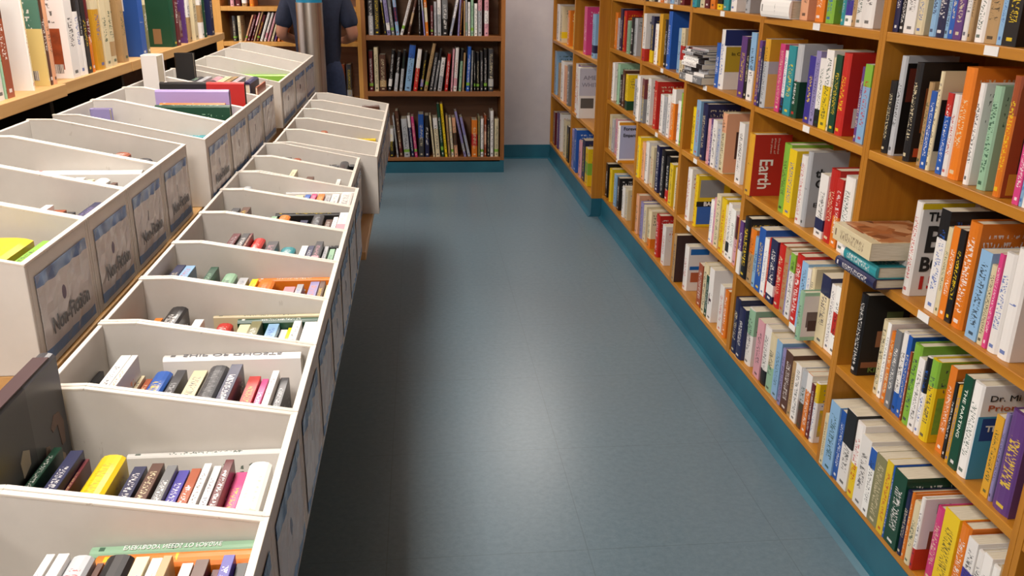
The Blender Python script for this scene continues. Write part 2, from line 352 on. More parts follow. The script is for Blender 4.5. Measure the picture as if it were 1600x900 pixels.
# ------------------------------------------------------------------ books
rnd = random.Random(7)
def cover_mesh(name, D, T, H, hard, c1, c2, c3, band, den, pic, seed, plain=0.0):
    t = 0.0028 if hard else 0.0012
    t = min(t, T * 0.2)
    h2 = T / 2
    bulge = min(0.006, T * 0.22) if hard else 0.0
    outer = [(D, -h2), (0.5 * D, -h2), (bulge + 0.0008, -h2)]
    if hard: outer += [(bulge * 0.35, -h2 * 0.72), (0, -h2 * 0.3), (0, h2 * 0.3), (bulge * 0.35, h2 * 0.72)]
    else: outer += [(0, -h2 + 0.0006), (0, h2 - 0.0006)]
    outer += [(bulge + 0.0008, h2), (0.5 * D, h2), (D, h2)]
    inner = [(D, h2 - t), (bulge + t + 0.001, h2 - t), (bulge + t + 0.001, -h2 + t), (D, -h2 + t)]
    V = []; Fc = []; UV = []; SP = []
    n = len(outer)
    for i in range(n - 1):
        a, b = outer[i], outer[i + 1]
        sp = 1.0 if 2 <= i <= n - 4 else 0.0
        o = len(V)
        V += [(a[0], a[1], 0), (b[0], b[1], 0), (b[0], b[1], H), (a[0], a[1], H)]
        Fc.append((o + 3, o + 2, o + 1, o))
        if sp: ua, ub = (h2 - a[1]) / T, (h2 - b[1]) / T
        else:
            ua, ub = a[0] / D, b[0] / D
            if a[1] > 0: ua, ub = 1 - ua, 1 - ub
        UV += [(ua, 0), (ub, 0), (ub, 1), (ua, 1)]
        SP += [sp] * 4
    for i in range(3):
        a, b = inner[i], inner[i + 1]; o = len(V)
        V += [(a[0], a[1], 0), (b[0], b[1], 0), (b[0], b[1], H), (a[0], a[1], H)]
        Fc.append((o + 3, o + 2, o + 1, o)); UV += [(2, 2)] * 4; SP += [0] * 4
    # top and bottom edges of the boards and fore edges
    def quad(p, q, r, s):
        o = len(V); V.extend([p, q, r, s]); Fc.append((o, o + 1, o + 2, o + 3)); UV.extend([(2, 2)] * 4); SP.extend([0] * 4)
    xb = bulge + t + 0.001
    for z, up in ((H, 1), (0, 0)):
        for ya, yb in ((-h2, -h2 + t), (h2 - t, h2)):
            p = [(xb, ya, z), (D, ya, z), (D, yb, z), (xb, yb, z)]
            quad(*(p if up else p[::-1]))
        poly = [(x, y, z) for x, y in outer[2:n - 2]]
        poly = [(xb, -h2, z)] + poly + [(xb, h2, z)]
        o = len(V); V.extend(poly); k = len(poly); idx = tuple(range(o, o + k)); Fc.append(idx[::-1] if up else idx); UV.extend([(2, 2)] * k); SP.extend([0] * k)
    for ya, yb in ((-h2, -h2 + t), (h2 - t, h2)): quad((D, ya, 0), (D, yb, 0), (D, yb, H), (D, ya, H))
    me = bpy.data.meshes.new(name); me.from_pydata(V, [], Fc); me.materials.append(COVER)
    uvl = me.uv_layers.new(name='UVMap')
    loopv = [vi for f in Fc for vi in f]
    uvl.data.foreach_set('uv', [c for vi in loopv for c in UV[vi]])
    nv = len(V)
    for an, col in (('cover', (*c1, 1)), ('accent', (*c2, 1)), ('inkcol', (*c3, 1)), ('layout', (band[0], band[1], den, seed))):
        me.attributes.new(an, 'FLOAT_COLOR', 'POINT').data.foreach_set('color', list(col) * nv)
    wa = me.attributes.new('where', 'FLOAT_COLOR', 'POINT'); wa.data.foreach_set('color', [c for s in SP for c in (s, plain, pic, 1.0)])
    me.update()
    return me
BANDS = [(0.0, 0.26), (0.72, 1.01), (0.0, 0.45), (0.55, 1.01), (0.3, 0.62), (0.12, 0.3)]
LIGHTC = set('WCLYymsEbThgp')
def book(D, T, H, c, acc=None, inkc=None, hard=True, band=None, den=None, pic=0.0, kind=None, pages=True, plain=0.0):
    """spine at x=0 facing -x, thickness along y, standing on z=0"""
    r = rnd.random
    c1 = rgb(c); k = 0.9 + 0.2 * r(); c1 = tuple(min(0.85, x * k) for x in c1)
    a = acc or rnd.choice('WKBRYVNOCG')
    if band is None: band = rnd.choice(BANDS) if acc else (2.0, 3.0)
    if inkc is None: inkc = rnd.choice('KKVRBN') if c in LIGHTC else rnd.choice('WWCYW')
    if den is None: den = 0.5 + 0.5 * r()
    name = kind or ('hardcover_book' if hard else 'paperback_book')
    me = cover_mesh(name, D, T, H, hard, c1, rgb(a), rgb(inkc), band, den, pic, r(), plain)
    o = bpy.data.objects.new(name, me); COL.objects.link(o)
    if pages:
        t = min(0.0028 if hard else 0.0012, T * 0.2); ins = 0.004 if hard else 0.0007
        bl = min(0.006, T * 0.22) if hard else 0.0
        MB().box((bl + t + 0.0012, -T / 2 + t + 0.0001, ins), (D - ins, T / 2 - t - 0.0001, H - ins)).build('page_block', PAGES, o)
    return o
ORD = ['first','second','third','fourth','fifth','sixth','seventh','eighth','ninth','tenth','eleventh','twelfth','thirteenth','fourteenth','fifteenth','sixteenth','seventeenth','eighteenth','nineteenth','twentieth','twenty-first','twenty-second','twenty-third','twenty-fourth','twenty-fifth','twenty-sixth','twenty-seventh','twenty-eighth','twenty-ninth','thirtieth','thirty-first','thirty-second','thirty-third','thirty-fourth']
def describe(c, acc, hard):
    s = PAL[c][0]
    if acc and acc != c: s += ' and ' + PAL[acc][0]
    return s + (' hardback' if hard else ' paperback')
import re
TOK = re.compile(r'^(?P<c>[A-Za-z])(?:/(?P<a>[A-Za-z]))?(?P<w>[\d.]+)(?:\+(?P<cov>[\d.]+))?(?:@(?P<h>\d+))?(?:!(?P<f>\w+))?$')
SPECIAL = {}
FORCE = {'mens': (0.0, 0.5), 'tee': (2, 3), 'dark': (2, 3), 'earth': (2, 3), 'whitee': (2, 3), 'thc': (2, 3)}
def row(text, bay_y, xf, z, where, group, tmax=0.062, inset=0.012, hgap=0.31, hrange=(0.19, 0.245), Dr=(0.13, 0.17)):
    """books along a shelf that faces the aisle; widths measured on the photograph, at true shelf depth"""
    ya, yb = bay_y; zr = z + 0.11; y_cur = yb - 0.0205; cur = None; n = 0; last = None
    for tk in text.split():
        if tk[0] == '=': cur = float(tk[1:]); continue
        if tk[0] == '>': cur += float(tk[1:]); continue
        mt = TOK.match(tk); c, a = mt['c'], mt['a']; wpx = float(mt['w']); cov = float(mt['cov'] or 0)
        H = float(mt['h']) / 100 if mt['h'] else rnd.uniform(*hrange)
        H = min(H, hgap - 0.005)
        x = xf + inset + rnd.uniform(0, 0.01)
        yl = bis(lambda y: pxof(x, y, zr) - cur, 0.5, 14)
        if yl >= y_cur - 0.0003:
            if pxof(x, y_cur, zr) - cur > 1.0:
                x = max(xf - (0.085 if mt['f'] else 0.03), bis(lambda q: pxof(q, y_cur, zr) - cur, xf - 0.4, xf + 0.3)); x = min(x, xf + 0.06)
            yl = y_cur - 0.0003
        yn = bis(lambda y: pxof(x, y, zr) - (cur + wpx), 0.5, 14)
        T = max(0.008, min(yl - yn, tmax))
        if yl - T < ya + 0.0205: T = yl - ya - 0.021
        cur += wpx + cov
        if T < 0.006: continue
        hard = rnd.random() < 0.5 if not cov else True
        D = rnd.uniform(*Dr)
        pic = 1.0 if cov and a else 0.0
        o = book(D, T, H, c, a, None, hard, band=FORCE[mt['f']] if mt['f'] in FORCE else None if not cov else rnd.choice([(0.0, 0.3), (0.68, 1.01)]) if a else None, den=0.0 if mt['f'] in FORCE else None, pic=0.0 if mt['f'] else pic, plain=1.0 if mt['f'] else 0.0)
        o.location = (x, yl - T / 2, z + 0.0006)
        n += 1
        tag(o, f"{describe(c, a, hard)}, {ORD[n - 1]} from far end, {where}".replace('shelf up', 'shelf'), 'book', group)
        if mt['f']: SPECIAL[mt['f']] = (o, D, T, H)
        y_cur = yl - T; last = o
    return y_cur

ROWS = {
 (4, 5): "=1404 V8 K9 W17 C12+10 b10 V15 b7 B8 P13 W9 T6 >5 W14 T24 b8 K23",
 (4, 4): "=1383 K8@20 >3 L8+15@27!dkone K9+14@26!dktwo T7 B8 C5+12@25!photo B/R8 W9 O16+10@27 W8+13@24 E13+13@24 O/r12+22@27!tof M10 b6 W10",
 (4, 3): "=1417 W10+28@26!big W/K14@27 C7 O10@24 K9@24 O17+8@27 b17@22 C10 M6@23 W15@24 W20+40@26!whitee",
 (4, 2): "=1334 K9+27@26!kin C8@23 W5 O7 G8 W/B10 B6 r2 g11 W9 W/K7 Y/g12+17@23 O10@24 K4 y6 N12@25!dark W15+26@25!drm y11@21 p5 P27+6@25!purp",
 (4, 1): "=1286 C5@18 b16@24 B7 W/K14@26 W/Y11@25 W14@23 W/B9 q15@22 Y9@23 B3 N20@23 V7@20 O4 C9 W/R5+18@22!fa M12@22 Y22@24 O14@24 W/v14@23 W/R10@22 W12@23 W12@22 T/W8 C7 R/W9@22 W/R12@22",
 (3, 5): "=1255 s22@27 O17@24 W/g12+13@24 U5 W/v11@25 T6 W12@24 W/B16@25",
 (3, 4): "=1182 P4@24 V3@22 L/y7+18@25!stick M7@24 W/K6@22 U11@24 L/N9+13@25!mens v9@22 p7@24 W/K8@22 Y/W11@25 C4@23 N9@24 R11+20@25!redt P5@22 b/g11@23",
 (3, 3): "=1165 y13+36@24!earth >4 g10@25 Y17@24 W8@24 L7+17@26!thc W/V12@21 R13@24 R/O9@22 W19@24 Y4@21",
 (3, 2): "=1153 P/W5@22 K10@25 T/O8@22 b6@20 B9@25 W6 R3 V/W11@24 R9@24 T8@24 p2 W/g7@24 R10@25 b9@24 W/K5@23 C5+27@24!nec =1246 E6+26@17!pict C/V15@24 W7 W/R10@23",
 (3, 1): "=1144 V7@24 V9+5@22 W/E15@24 m9@24 W/K9@24 C/E11@23 b8@23 p6@22 S11@23 T5 W8@22 L/S9@22 O/W7 D5 W/Y5+18@22 W8+18@26!mag",
 (2, 5): "=1083 W/U14 C7 D9 T/O11 Y/K8 U12 W23 L6",
 (2, 4): "=1117 B6@19 W7+25@25!inca P9@24 K5 b/W8@26",
 (2, 3): "=1080 Y5@22 b9@26 V10@26 m4 P4 W6 L6 C/s7+20@26!peach W12@25 W9@25",
 (2, 2): "=1071 W12@26 Y4+21@25!bag W5 m3 C7@24 Y7@24 C5 W/K5 W6 m/D6",
 (2, 1): "=1050 T4+13@25!brown W9+14@23!boxes r6@21 C6@24 N4 W17@25!tee W6 O5",
 (1, 5): "=1010 K6 C7 K6 W5 O6 W8 b8 L8 D14",
 (1, 4): "=1004 W/R12@26 V/Y6@25 W5 y10@27 K4 B18@29!blue b4 C/R10@22",
 (1, 3): "=993 W9@26 G/D9@25 W10@26 R9@26 W6 L6 W4 O/W11@26 W4 g8@26",
 (1, 2): "=994 Y7@24 s6@22 W9@24 C8@23 V7@26 K8@26 K/R6 Y9@22 C6",
 (1, 1): "=992 s7@24 p6@22 C6 C/O12@22 R11@24 W12@22",
 (0, 4): "=960 O5@23 L3 V5@26 R7@25 E5 K5 L8@22",
 (0, 3): "=955 W8@25 E5@26 K4 S5 Y/N14@22 L7",
 (0, 2): "=952 C4@24 L5 m5@24 W4 G10@22 =963 W4+30@26!paw",
 (0, 1): "=946 K5@24 Y8@23 b5@22 K7@22 W6@20 C5@20",
}
for (b, r), txt in ROWS.items():
    row(txt, BAY[b], XR, SH[r], f"{ROWN[r]}, {BAYN[b]}", f"books on the {ROWN[r]} of the {BAYN[b]}")
# the projecting bookcases in the corner: larger books
FB = [("=870 W5 C/Y11@30 O9@28 Y5+12@27!frame", 1, 3), ("M12@34 b/V8@30", 0, 3), ("=866 b5@40 T5 W5 s4 G7@33", 1, 2), ("=897 W5@38 P4@40 =900 W3+30@38!amewhit", 0, 2),
      ("=864 D5@30 P4 W7@33 C5 K7@30", 1, 1), ("=892 p4@32 B7@34 m6@28 V5 Y/g9@28", 0, 1)]
cur = None
for txt, i, r in FB:
    if txt[0] != '=': txt = '=912 ' + txt
    row(txt, YF[i], XF, FSH[r], f"{['bottom','second','third'][r - 1]} shelf, {'near' if i == 0 else 'corner'} projecting bookcase", f"books on shelf {r} of the {'near' if i == 0 else 'corner'} projecting bookcase", tmax=0.11, hgap=0.39, hrange=(0.28, 0.34), Dr=(0.2, 0.26))

# books lying flat in the aisle bookcases
def lying(D, T, H, c, acc, loc, rot, label, group, hard=True, pic=0.0, band=None, den=0.8, inkc=None):
    """lies on its board: spine faces the aisle (-x), length along y"""
    o = book(D, T, H, c, acc, inkc, hard, band=band, pic=pic, den=den)
    o.matrix_world = Matrix.Translation(Vector(loc)) @ Matrix.Rotation(rot, 4, 'Z') @ Matrix.Rotation(math.pi / 2, 4, 'X') @ Matrix.Translation((0, T / 2, -H / 2))
    tag(o, label, 'book', group); return o
z0 = SH[3] + 0.0003; g = 'stack of books lying on the third shelf of the nearest oak bay'
lying(0.20, 0.030, 0.225, 'V', None, (XR - 0.055, 2.287, z0), 0.02, 'navy hardback lying lowest in the leaning stack on the third shelf, nearest bay', g, inkc='W')
lying(0.19, 0.036, 0.215, 'U', 'W', (XR - 0.05, 2.283, z0 + 0.0302), 0.0, 'teal hardback lying second in the stack on the third shelf, nearest bay', g, band=(0.0, 0.1), inkc='W')
lying(0.115, 0.017, 0.16, 'W', None, (XR + 0.03, 2.255, z0 + 0.0664), 0.03, 'small white booklet on the teal hardback in the stack, nearest bay', g, False)
lying(0.23, 0.05, 0.225, 'C', 'r', (XR - 0.075, 2.288, z0 + 0.0836), 0.0, 'thick cream book with food photographs on its cover, topmost of the shelf stack', g, False, 1.0, band=(2, 3), inkc='S')
top = lying_top = [q for q in bpy.data.objects if q.get('label', '').startswith('thick cream book with food')][0]
def bld_food(nt, bs):
    n = nd(nt, 'ShaderNodeTexVoronoi'); n.inputs['Scale'].default_value = 28.0
    nt.links.new(coords(nt), n.inputs['Vector'])
    nt.links.new(ramp(nt, noise(nt, n.outputs['Color'], 2.0), [(0.3, lin('5a3022')), (0.45, lin('a8663c')), (0.55, lin('c99a70')), (0.7, lin('8a4a2c'))]), bs.inputs['Base Color'])
MB().box((0.03, 0.0248, 0.004), (0.226, 0.0258, 0.221)).build('cover_picture', mat('food_photograph', lin('a8663c'), 0.35, 0, bld_food), top)
z0 = SH[4] + 0.0003; g = 'stack of magazines lying on the fourth shelf of the third oak bay'; zc = z0
for k, (t, c, hs) in enumerate([(0.032, 'G', .27), (0.014, 'k', .25), (0.022, 'L', .25), (0.020, 'W', .25), (0.018, 'W', .24), (0.012, 'W', .25), (0.012, 'L', .25), (0.010, 'k', .25), (0.010, 'L', .24)]):
    lying(0.185, t, hs, c, 'K' if c in 'LW' else 'W', (XR - 0.035 + 0.012 * (k % 3), 4.08 - 0.004 * (k % 4), zc), 0.12 + 0.03 * ((k * 7) % 3 - 1), f"{PAL[c][0]} magazine lying {ORD[k]} from the bottom of the stack, third oak bay", g, False)
    zc += t + 0.0004
z0 = SH[5] + 0.0003; g = 'books lying on the fifth shelf of the second oak bay'
lying(0.17, 0.062, 0.24, 'W', None, (XR - 0.02, 3.185, z0), 0.05, 'thick white book lying on the fifth shelf, second oak bay', g, True, den=0)
lying(0.16, 0.034, 0.2, 'B', 'b', (XR + 0.0, 3.18, z0 + 0.0625), 0.12, 'blue hardback lying on a thick white book, second oak bay', g, True)

# things printed on the best readable covers and spines
def on_cover(key, text, size, col, u, v, width=None, bold=0.0):
    if key not in SPECIAL: return
    o, D, T, H = SPECIAL[key]
    lettering(text, size, ink(col), o, (u * D, -T / 2 - 0.0022, v * H), (1, 0, 0), (0, 0, 1), bold, width, 'title_lettering')
def on_spine(key, text, size, col, v, width=None, bold=0.0, down=True):
    if key not in SPECIAL: return
    o, D, T, H = SPECIAL[key]
    lettering(text, size, ink(col), o, (-0.0008, 0, v * H), (0, 0, -1) if down else (0, 0, 1), (0, -1, 0) if down else (0, 1, 0), bold, width, 'title_lettering')
on_cover('big', 'THE', 0.034, '1a1a1a', 0.32, 0.85, 0.06, 0.0008)
on_cover('big', 'B', 0.10, '1a1a1a', 0.30, 0.60, 0.05, 0.003)
on_cover('big', 'BO', 0.055, '1a1a1a', 0.34, 0.34, 0.07, 0.002)
on_cover('big', '15', 0.05, 'b8261f', 0.30, 0.14, 0.05, 0.0015)
on_cover('kin', 'KIN', 0.022, '5d7a3a', 0.42, 0.07, 0.045, 0.0005)
on_cover('dkone', 'S', 0.05, 'e4e2df', 0.5, 0.14, 0.035, 0.002)
on_cover('drm', 'Dr. Mi', 0.022, '222222', 0.45, 0.87, 0.075)
on_cover('drm', 'Prior', 0.022, 'b4532c', 0.42, 0.77, 0.07)
on_cover('drm', 'THE', 0.022, 'e4e2df', 0.38, 0.55, 0.05, 0.0005)
on_cover('fa', 'FA', 0.04, '222222', 0.4, 0.86, 0.05, 0.001)
on_cover('earth', 'Earth', 0.0, 'f0ece6', 0.5, 0.5) if False else None
on_cover('thc', 'th', 0.04, '1a1a1a', 0.3, 0.72, 0.035, 0.001)
on_cover('thc', 'C', 0.04, '1a1a1a', 0.3, 0.58, 0.03, 0.001)
on_cover('thc', 'E', 0.022, '1a1a1a', 0.25, 0.3, 0.014)
on_cover('redt', 'T', 0.05, 'e4e2df', 0.45, 0.42, 0.03)
on_cover('tof', 'T', 0.022, 'd8b48a', 0.55, 0.75, 0.016)
on_cover('tof', 'OF', 0.02, 'd8b48a', 0.48, 0.64, 0.025)
on_cover('bag', 'BAG', 0.028, 'e8e8e8', 0.4, 0.45, 0.055, 0.001)
on_cover('inca', 'In Ca A', 0.02, '4a4418', 0.42, 0.6, 0.07)
on_cover('paw', 'Foreve', 0.03, '2a2a30', 0.42, 0.84, 0.085, 0.0005)
on_cover('paw', 'Empero', 0.03, '2a2a30', 0.42, 0.68, 0.085, 0.0005)
on_cover('amewhit', 'AME', 0.045, '8a8796', 0.42, 0.8, 0.1)
on_cover('amewhit', 'WHIT', 0.045, '8a8796', 0.42, 0.66, 0.12)
on_cover('whitee', 'E', 0.03, '3a3a6a', 0.62, 0.42, 0.02, 0.001)
on_cover('nec', 'Ne', 0.035, '8a5a4a', 0.45, 0.4, 0.05)
on_spine('mens', "MEN'S", 0.022, 'e4e2df', 0.33, 0.07)
on_spine('tee', 'T', 0.04, '3a2030', 0.4, 0.05, 0.001, False)
on_spine('dark', 'THE PARTING', 0.016, 'dfe6d8', 0.6, 0.13)

# the thick red and orange book whose title runs down the cover
if 'earth' in SPECIAL:
    o, D, T, H = SPECIAL['earth']
    MB().box((0.004, -T / 2 - 0.0012, 0.0), (D, -T / 2 - 0.0002, H)).build('red_cover', ink('b3261c'), o)
    lettering('Earth', 0.075, ink('efeae4'), o, (0.055, -T / 2 - 0.0018, H * 0.36), (0, 0, -1), (1, 0, 0), 0.001, 0.115, 'title_lettering')
    for q in range(3): lettering(['One hundred', 'places of', 'the planet'][q], 0.010, ink('e0b9a8'), o, (0.10 - 0.014 * q, -T / 2 - 0.0018, H * 0.82), (0, 0, -1), (1, 0, 0), 0, 0.06, 'title_lettering')
PANELS = {}
def cover_panel(key, col, u0, u1, v0, v1, name='cover_picture'):
    if key not in SPECIAL: return
    o, D, T, H = SPECIAL[key]
    q = PANELS[key] = PANELS.get(key, 0) + 1
    MB().box((u0 * D, -T / 2 - 0.0004 * q, v0 * H), (u1 * D, -T / 2 + 0.0003, v1 * H)).build(name, ink(col), o)
for k in [('kin', '9c6a4a', .35, .62, .36, .56), ('kin', '55603a', .5, .85, .5, .8), ('kin', '8a5a40', .1, .7, .1, .17), ('dkone', '17110f', .05, 1, .02, .93), ('dkone', '6a2a1c', .1, .7, .55, .88), ('dktwo', '241a16', .05, 1, .0, 1), ('dktwo', '8a4a22', .15, .8, .3, .75), ('dktwo', 'c2502a', .1, .6, .05, .14), ('photo', '1c1c1a', .05, .95, .2, .72), ('photo', '6c7c3c', .2, .7, .3, .55), ('drm', '3f8fb8', .03, 1, 0, .68), ('drm', '1d3f86', .12, .75, .42, .66), ('redt', 'ddd8d4', .25, .8, .1, .34), ('bag', '2f62b4', .05, .9, .05, .4), ('bag', '8b8b8b', .1, .8, .58, .92), ('bag', '151515', .02, .8, .4, .5),
          ('inca', '23306a', .0, 1, .74, 1), ('inca', 'b59a2a', .05, .95, .3, .72), ('stick', 'd9b066', .05, 1, 0.02, .5), ('mens', '0e3a26', .03, 1, 0, .5), ('fa', 'c33a1a', .0, 1, 0, .3), ('fa', '8a4a30', .2, .7, .3, .55),
          ('paw', 'aab0d0', .05, .95, .1, .92), ('paw', 'd8921c', .0, 1, .93, 1), ('paw', 'd8921c', .0, 1, 0, .06), ('boxes', '1c66b0', .1, .7, .82, .95), ('boxes', '1c66b0', .1, .7, .48, .56), ('boxes', 'b5613e', .15, .55, .2, .42),
          ('pict', 'd0c8c4', .05, .95, .08, .93), ('pict', '5f4e4c', .15, .8, .28, .6), ('pict', '3a1a18', .2, .6, .2, .42), ('peach', 'd9a07c', .02, .95, .02, .98), ('peach', '4a2a20', .35, .6, .25, .7), ('nec', '155a55', .25, .8, .6, .85),
          ('mag', '9a9a98', .1, 1, .3, .62), ('mag', 'a8823c', .3, .9, .62, .78), ('mag', '55604a', .1, 1, .03, .28), ('mag', 'e08a1c', .0, 1, .94, 1), ('brown', '3b2420', .02, 1, 0, 1), ('tof', '9c4a20', .03, 1, 0, .9), ('tof', '4a2e22', .2, .9, .15, .5), ('tof', 'c9922c', .1, .8, .02, .2),
          ('purp', '63406e', .02, 1, 0, 1), ('big', 'e0c21c', .02, .9, .93, .99), ('amewhit', 'b9b7c4', .03, 1, .45, .98), ('amewhit', '55524f', .1, .6, .2, .4), ('frame', '6a2a72', .1, .95, .08, .92)]: cover_panel(*k)

# ------------------------------------------------------------------ books on the back bookcases (spines face the room)
def back_row(items, z, where, group, Ymin=0.02, D=0.2):
    n = 0; prev = None
    for it in items:
        p0, p1, c, a, h = it[:5]; lean = math.radians(it[5]) if len(it) > 5 else 0.0
        py = 450 + (0)
        # measured where the book meets the shelf
        def xat(px):
            lo, hi = -3.0, 2.0
            return bis(lambda x: pxof(x, YC + Ymin, z) - px, lo, hi)
        xa, xb = xat(p0), xat(p1)
        if prev is not None:
            need = prev[0] + 0.002 + max(0.0, min(h, prev[2]) * (math.tan(prev[1]) - math.tan(lean)))
            if need > xa: xb = max(xb, need + 0.014); xa = need
        if prev is None or True: prev = (xb, lean, h)
        T = max(0.012, (xb - xa) * math.cos(lean) - 0.002); h = min(h, 0.40 if z > 0.5 else 0.47)
        o = book(D, T, h, c, a, None, True, band=(0.13, 0.2) if a == 'g' else None, kind='library_book', pages=True)
        o.rotation_euler = (0, 0, 0)
        zoff = math.sin(abs(lean)) * T / 2
        o.matrix_world = Matrix.Translation(((xa + xb) / 2, YC + Ymin, z + zoff + 0.0003)) @ Matrix.Rotation(lean, 4, 'Y') @ Matrix.Rotation(math.pi / 2, 4, 'Z')
        n += 1
        tag(o, f"{describe(c, a if a != 'g' else None, True)}{' with green sticker' if a == 'g' else ''}, {ORD[n - 1]} along the {where}", 'book', group)
back_row([(576,584,'k','L',.34),(585,594,'K',None,.33),(596,604,'K','L',.36,-6),(605,611,'p','W',.33,-6),(612,617,'G','g',.3,-6),(619,624,'b','V',.36,-5),(625,629.5,'W','g',.4,16),(636,640,'S','T',.3,14),(645,650,'K',None,.36),(657,663,'p','L',.36,-4),(664,670,'O','C',.36,-3),(673,677,'D','g',.24),(678.5,682.5,'L',None,.27),(683.5,689.5,'L','W',.31),(691,700,'G','K',.3),(702,706,'W','L',.32,12),(712.5,716,'p',None,.34,4),(716.4,719.5,'D',None,.3,4),(720.5,724,'T',None,.28),(725,730,'L','E',.36),(731,735,'W',None,.27),(736,740,'E','g',.33),(741,746,'W',None,.26),(747,753,'L','m',.37),(757,763.5,'m','W',.33)],
         BSH[2], 'third shelf of the walnut bookcase', 'books on the third shelf of the walnut bookcase')
back_row([(577.5,584,'D','g',.33),(586,592.5,'C',None,.36),(594,604,'S','T',.3),(606,611.5,'K','W',.34,7),(615.5,621,'K','L',.33,7),(624,628.5,'L','K',.34,7),(632,642,'b','B',.38,8),(645.5,652,'R','W',.35,8),(655.5,660,'K','p',.33,9),(662,667.5,'T','g',.44,12),(670.5,676,'k',None,.32,10),(677,681,'G','K',.35,10),(683.5,690,'W','L',.28,8),(694.5,699.5,'R',None,.31,6),(704,707,'m',None,.35,4),(708,713.5,'W','m',.36,4),(716.5,720.5,'E','K',.35,4),(722,725,'T',None,.32,3),(728,733.5,'B','g',.37,3),(735,738,'G',None,.34,2),(739,743,'K','g',.33),(744.5,749,'K','g',.32),(750.5,754.5,'k',None,.33),(756,761,'K','g',.35),(763,771,'k','L',.35)],
         BSH[1], 'second shelf of the walnut bookcase', 'books on the second shelf of the walnut bookcase')
back_row([(609,616,'K','W',.25),(617,623,'L',None,.36,-5),(625,630,'S','D',.4,-5),(632,641,'L','g',.33,-4),(643,647.5,'V','W',.36,-5),(648.5,653,'M','g',.35,-5),(654.5,663,'B','k',.37),(664.5,671,'K','V',.36),(673.5,680,'C',None,.36,-5),(681,688,'C','W',.34,-4),(690,694.5,'N','g',.46,-5),(695.5,699.5,'Y',None,.46,-5),(701,704.5,'T',None,.36,-4),(705.5,709.5,'C','g',.34,-4),(710.5,716,'s','S',.34,-4),(724,729,'p','L',.4,-12),(731,735.5,'L','p',.35,-12),(737,746,'O','R',.32),(747,750,'q',None,.35),(751,755.5,'W','g',.33),(756.5,760,'r','s',.36),(761,765,'K',None,.32),(766,771,'W',None,.4),(772.5,779,'C','g',.33)],
         BSH[0], 'bottom shelf of the walnut bookcase', 'books on the bottom shelf of the walnut bookcase')
back_row([(365,370,'k','g',.2),(373.5,378.5,'C',None,.2),(382,385,'s','g',.22,20),(386,390,'D',None,.22,20),(392,394.5,'D','m',.24,20),(396,398.5,'T',None,.25,20),(400,404,'D','g',.22,20),(406,410,'W',None,.24,20),(412,415.5,'W','m',.24,20),(417.5,421,'m',None,.24,20),(423,426.5,'C',None,.2,20),(428.5,431,'P',None,.16,20),(433,437,'O',None,.15,20),(439,443.5,'O','R',.14,20)],
         LSH[2], 'third shelf behind the steel post', 'books on the third shelf of the middle back bookcase')
back_row([(320,330,'O',None,.18),(360,366,'m',None,.2),(368,376,'D',None,.2),(378,386,'T','W',.2),(390,397,'O',None,.2)], LSH[3], 'fourth shelf behind the display shelf', 'books on the fourth shelf of the back bookcases')
back_row([(536,541,'r',None,.3),(543,551,'k','L',.3)], LSH[1], 'second shelf beside the walnut bookcase', 'books on the second shelf of the middle back bookcase')

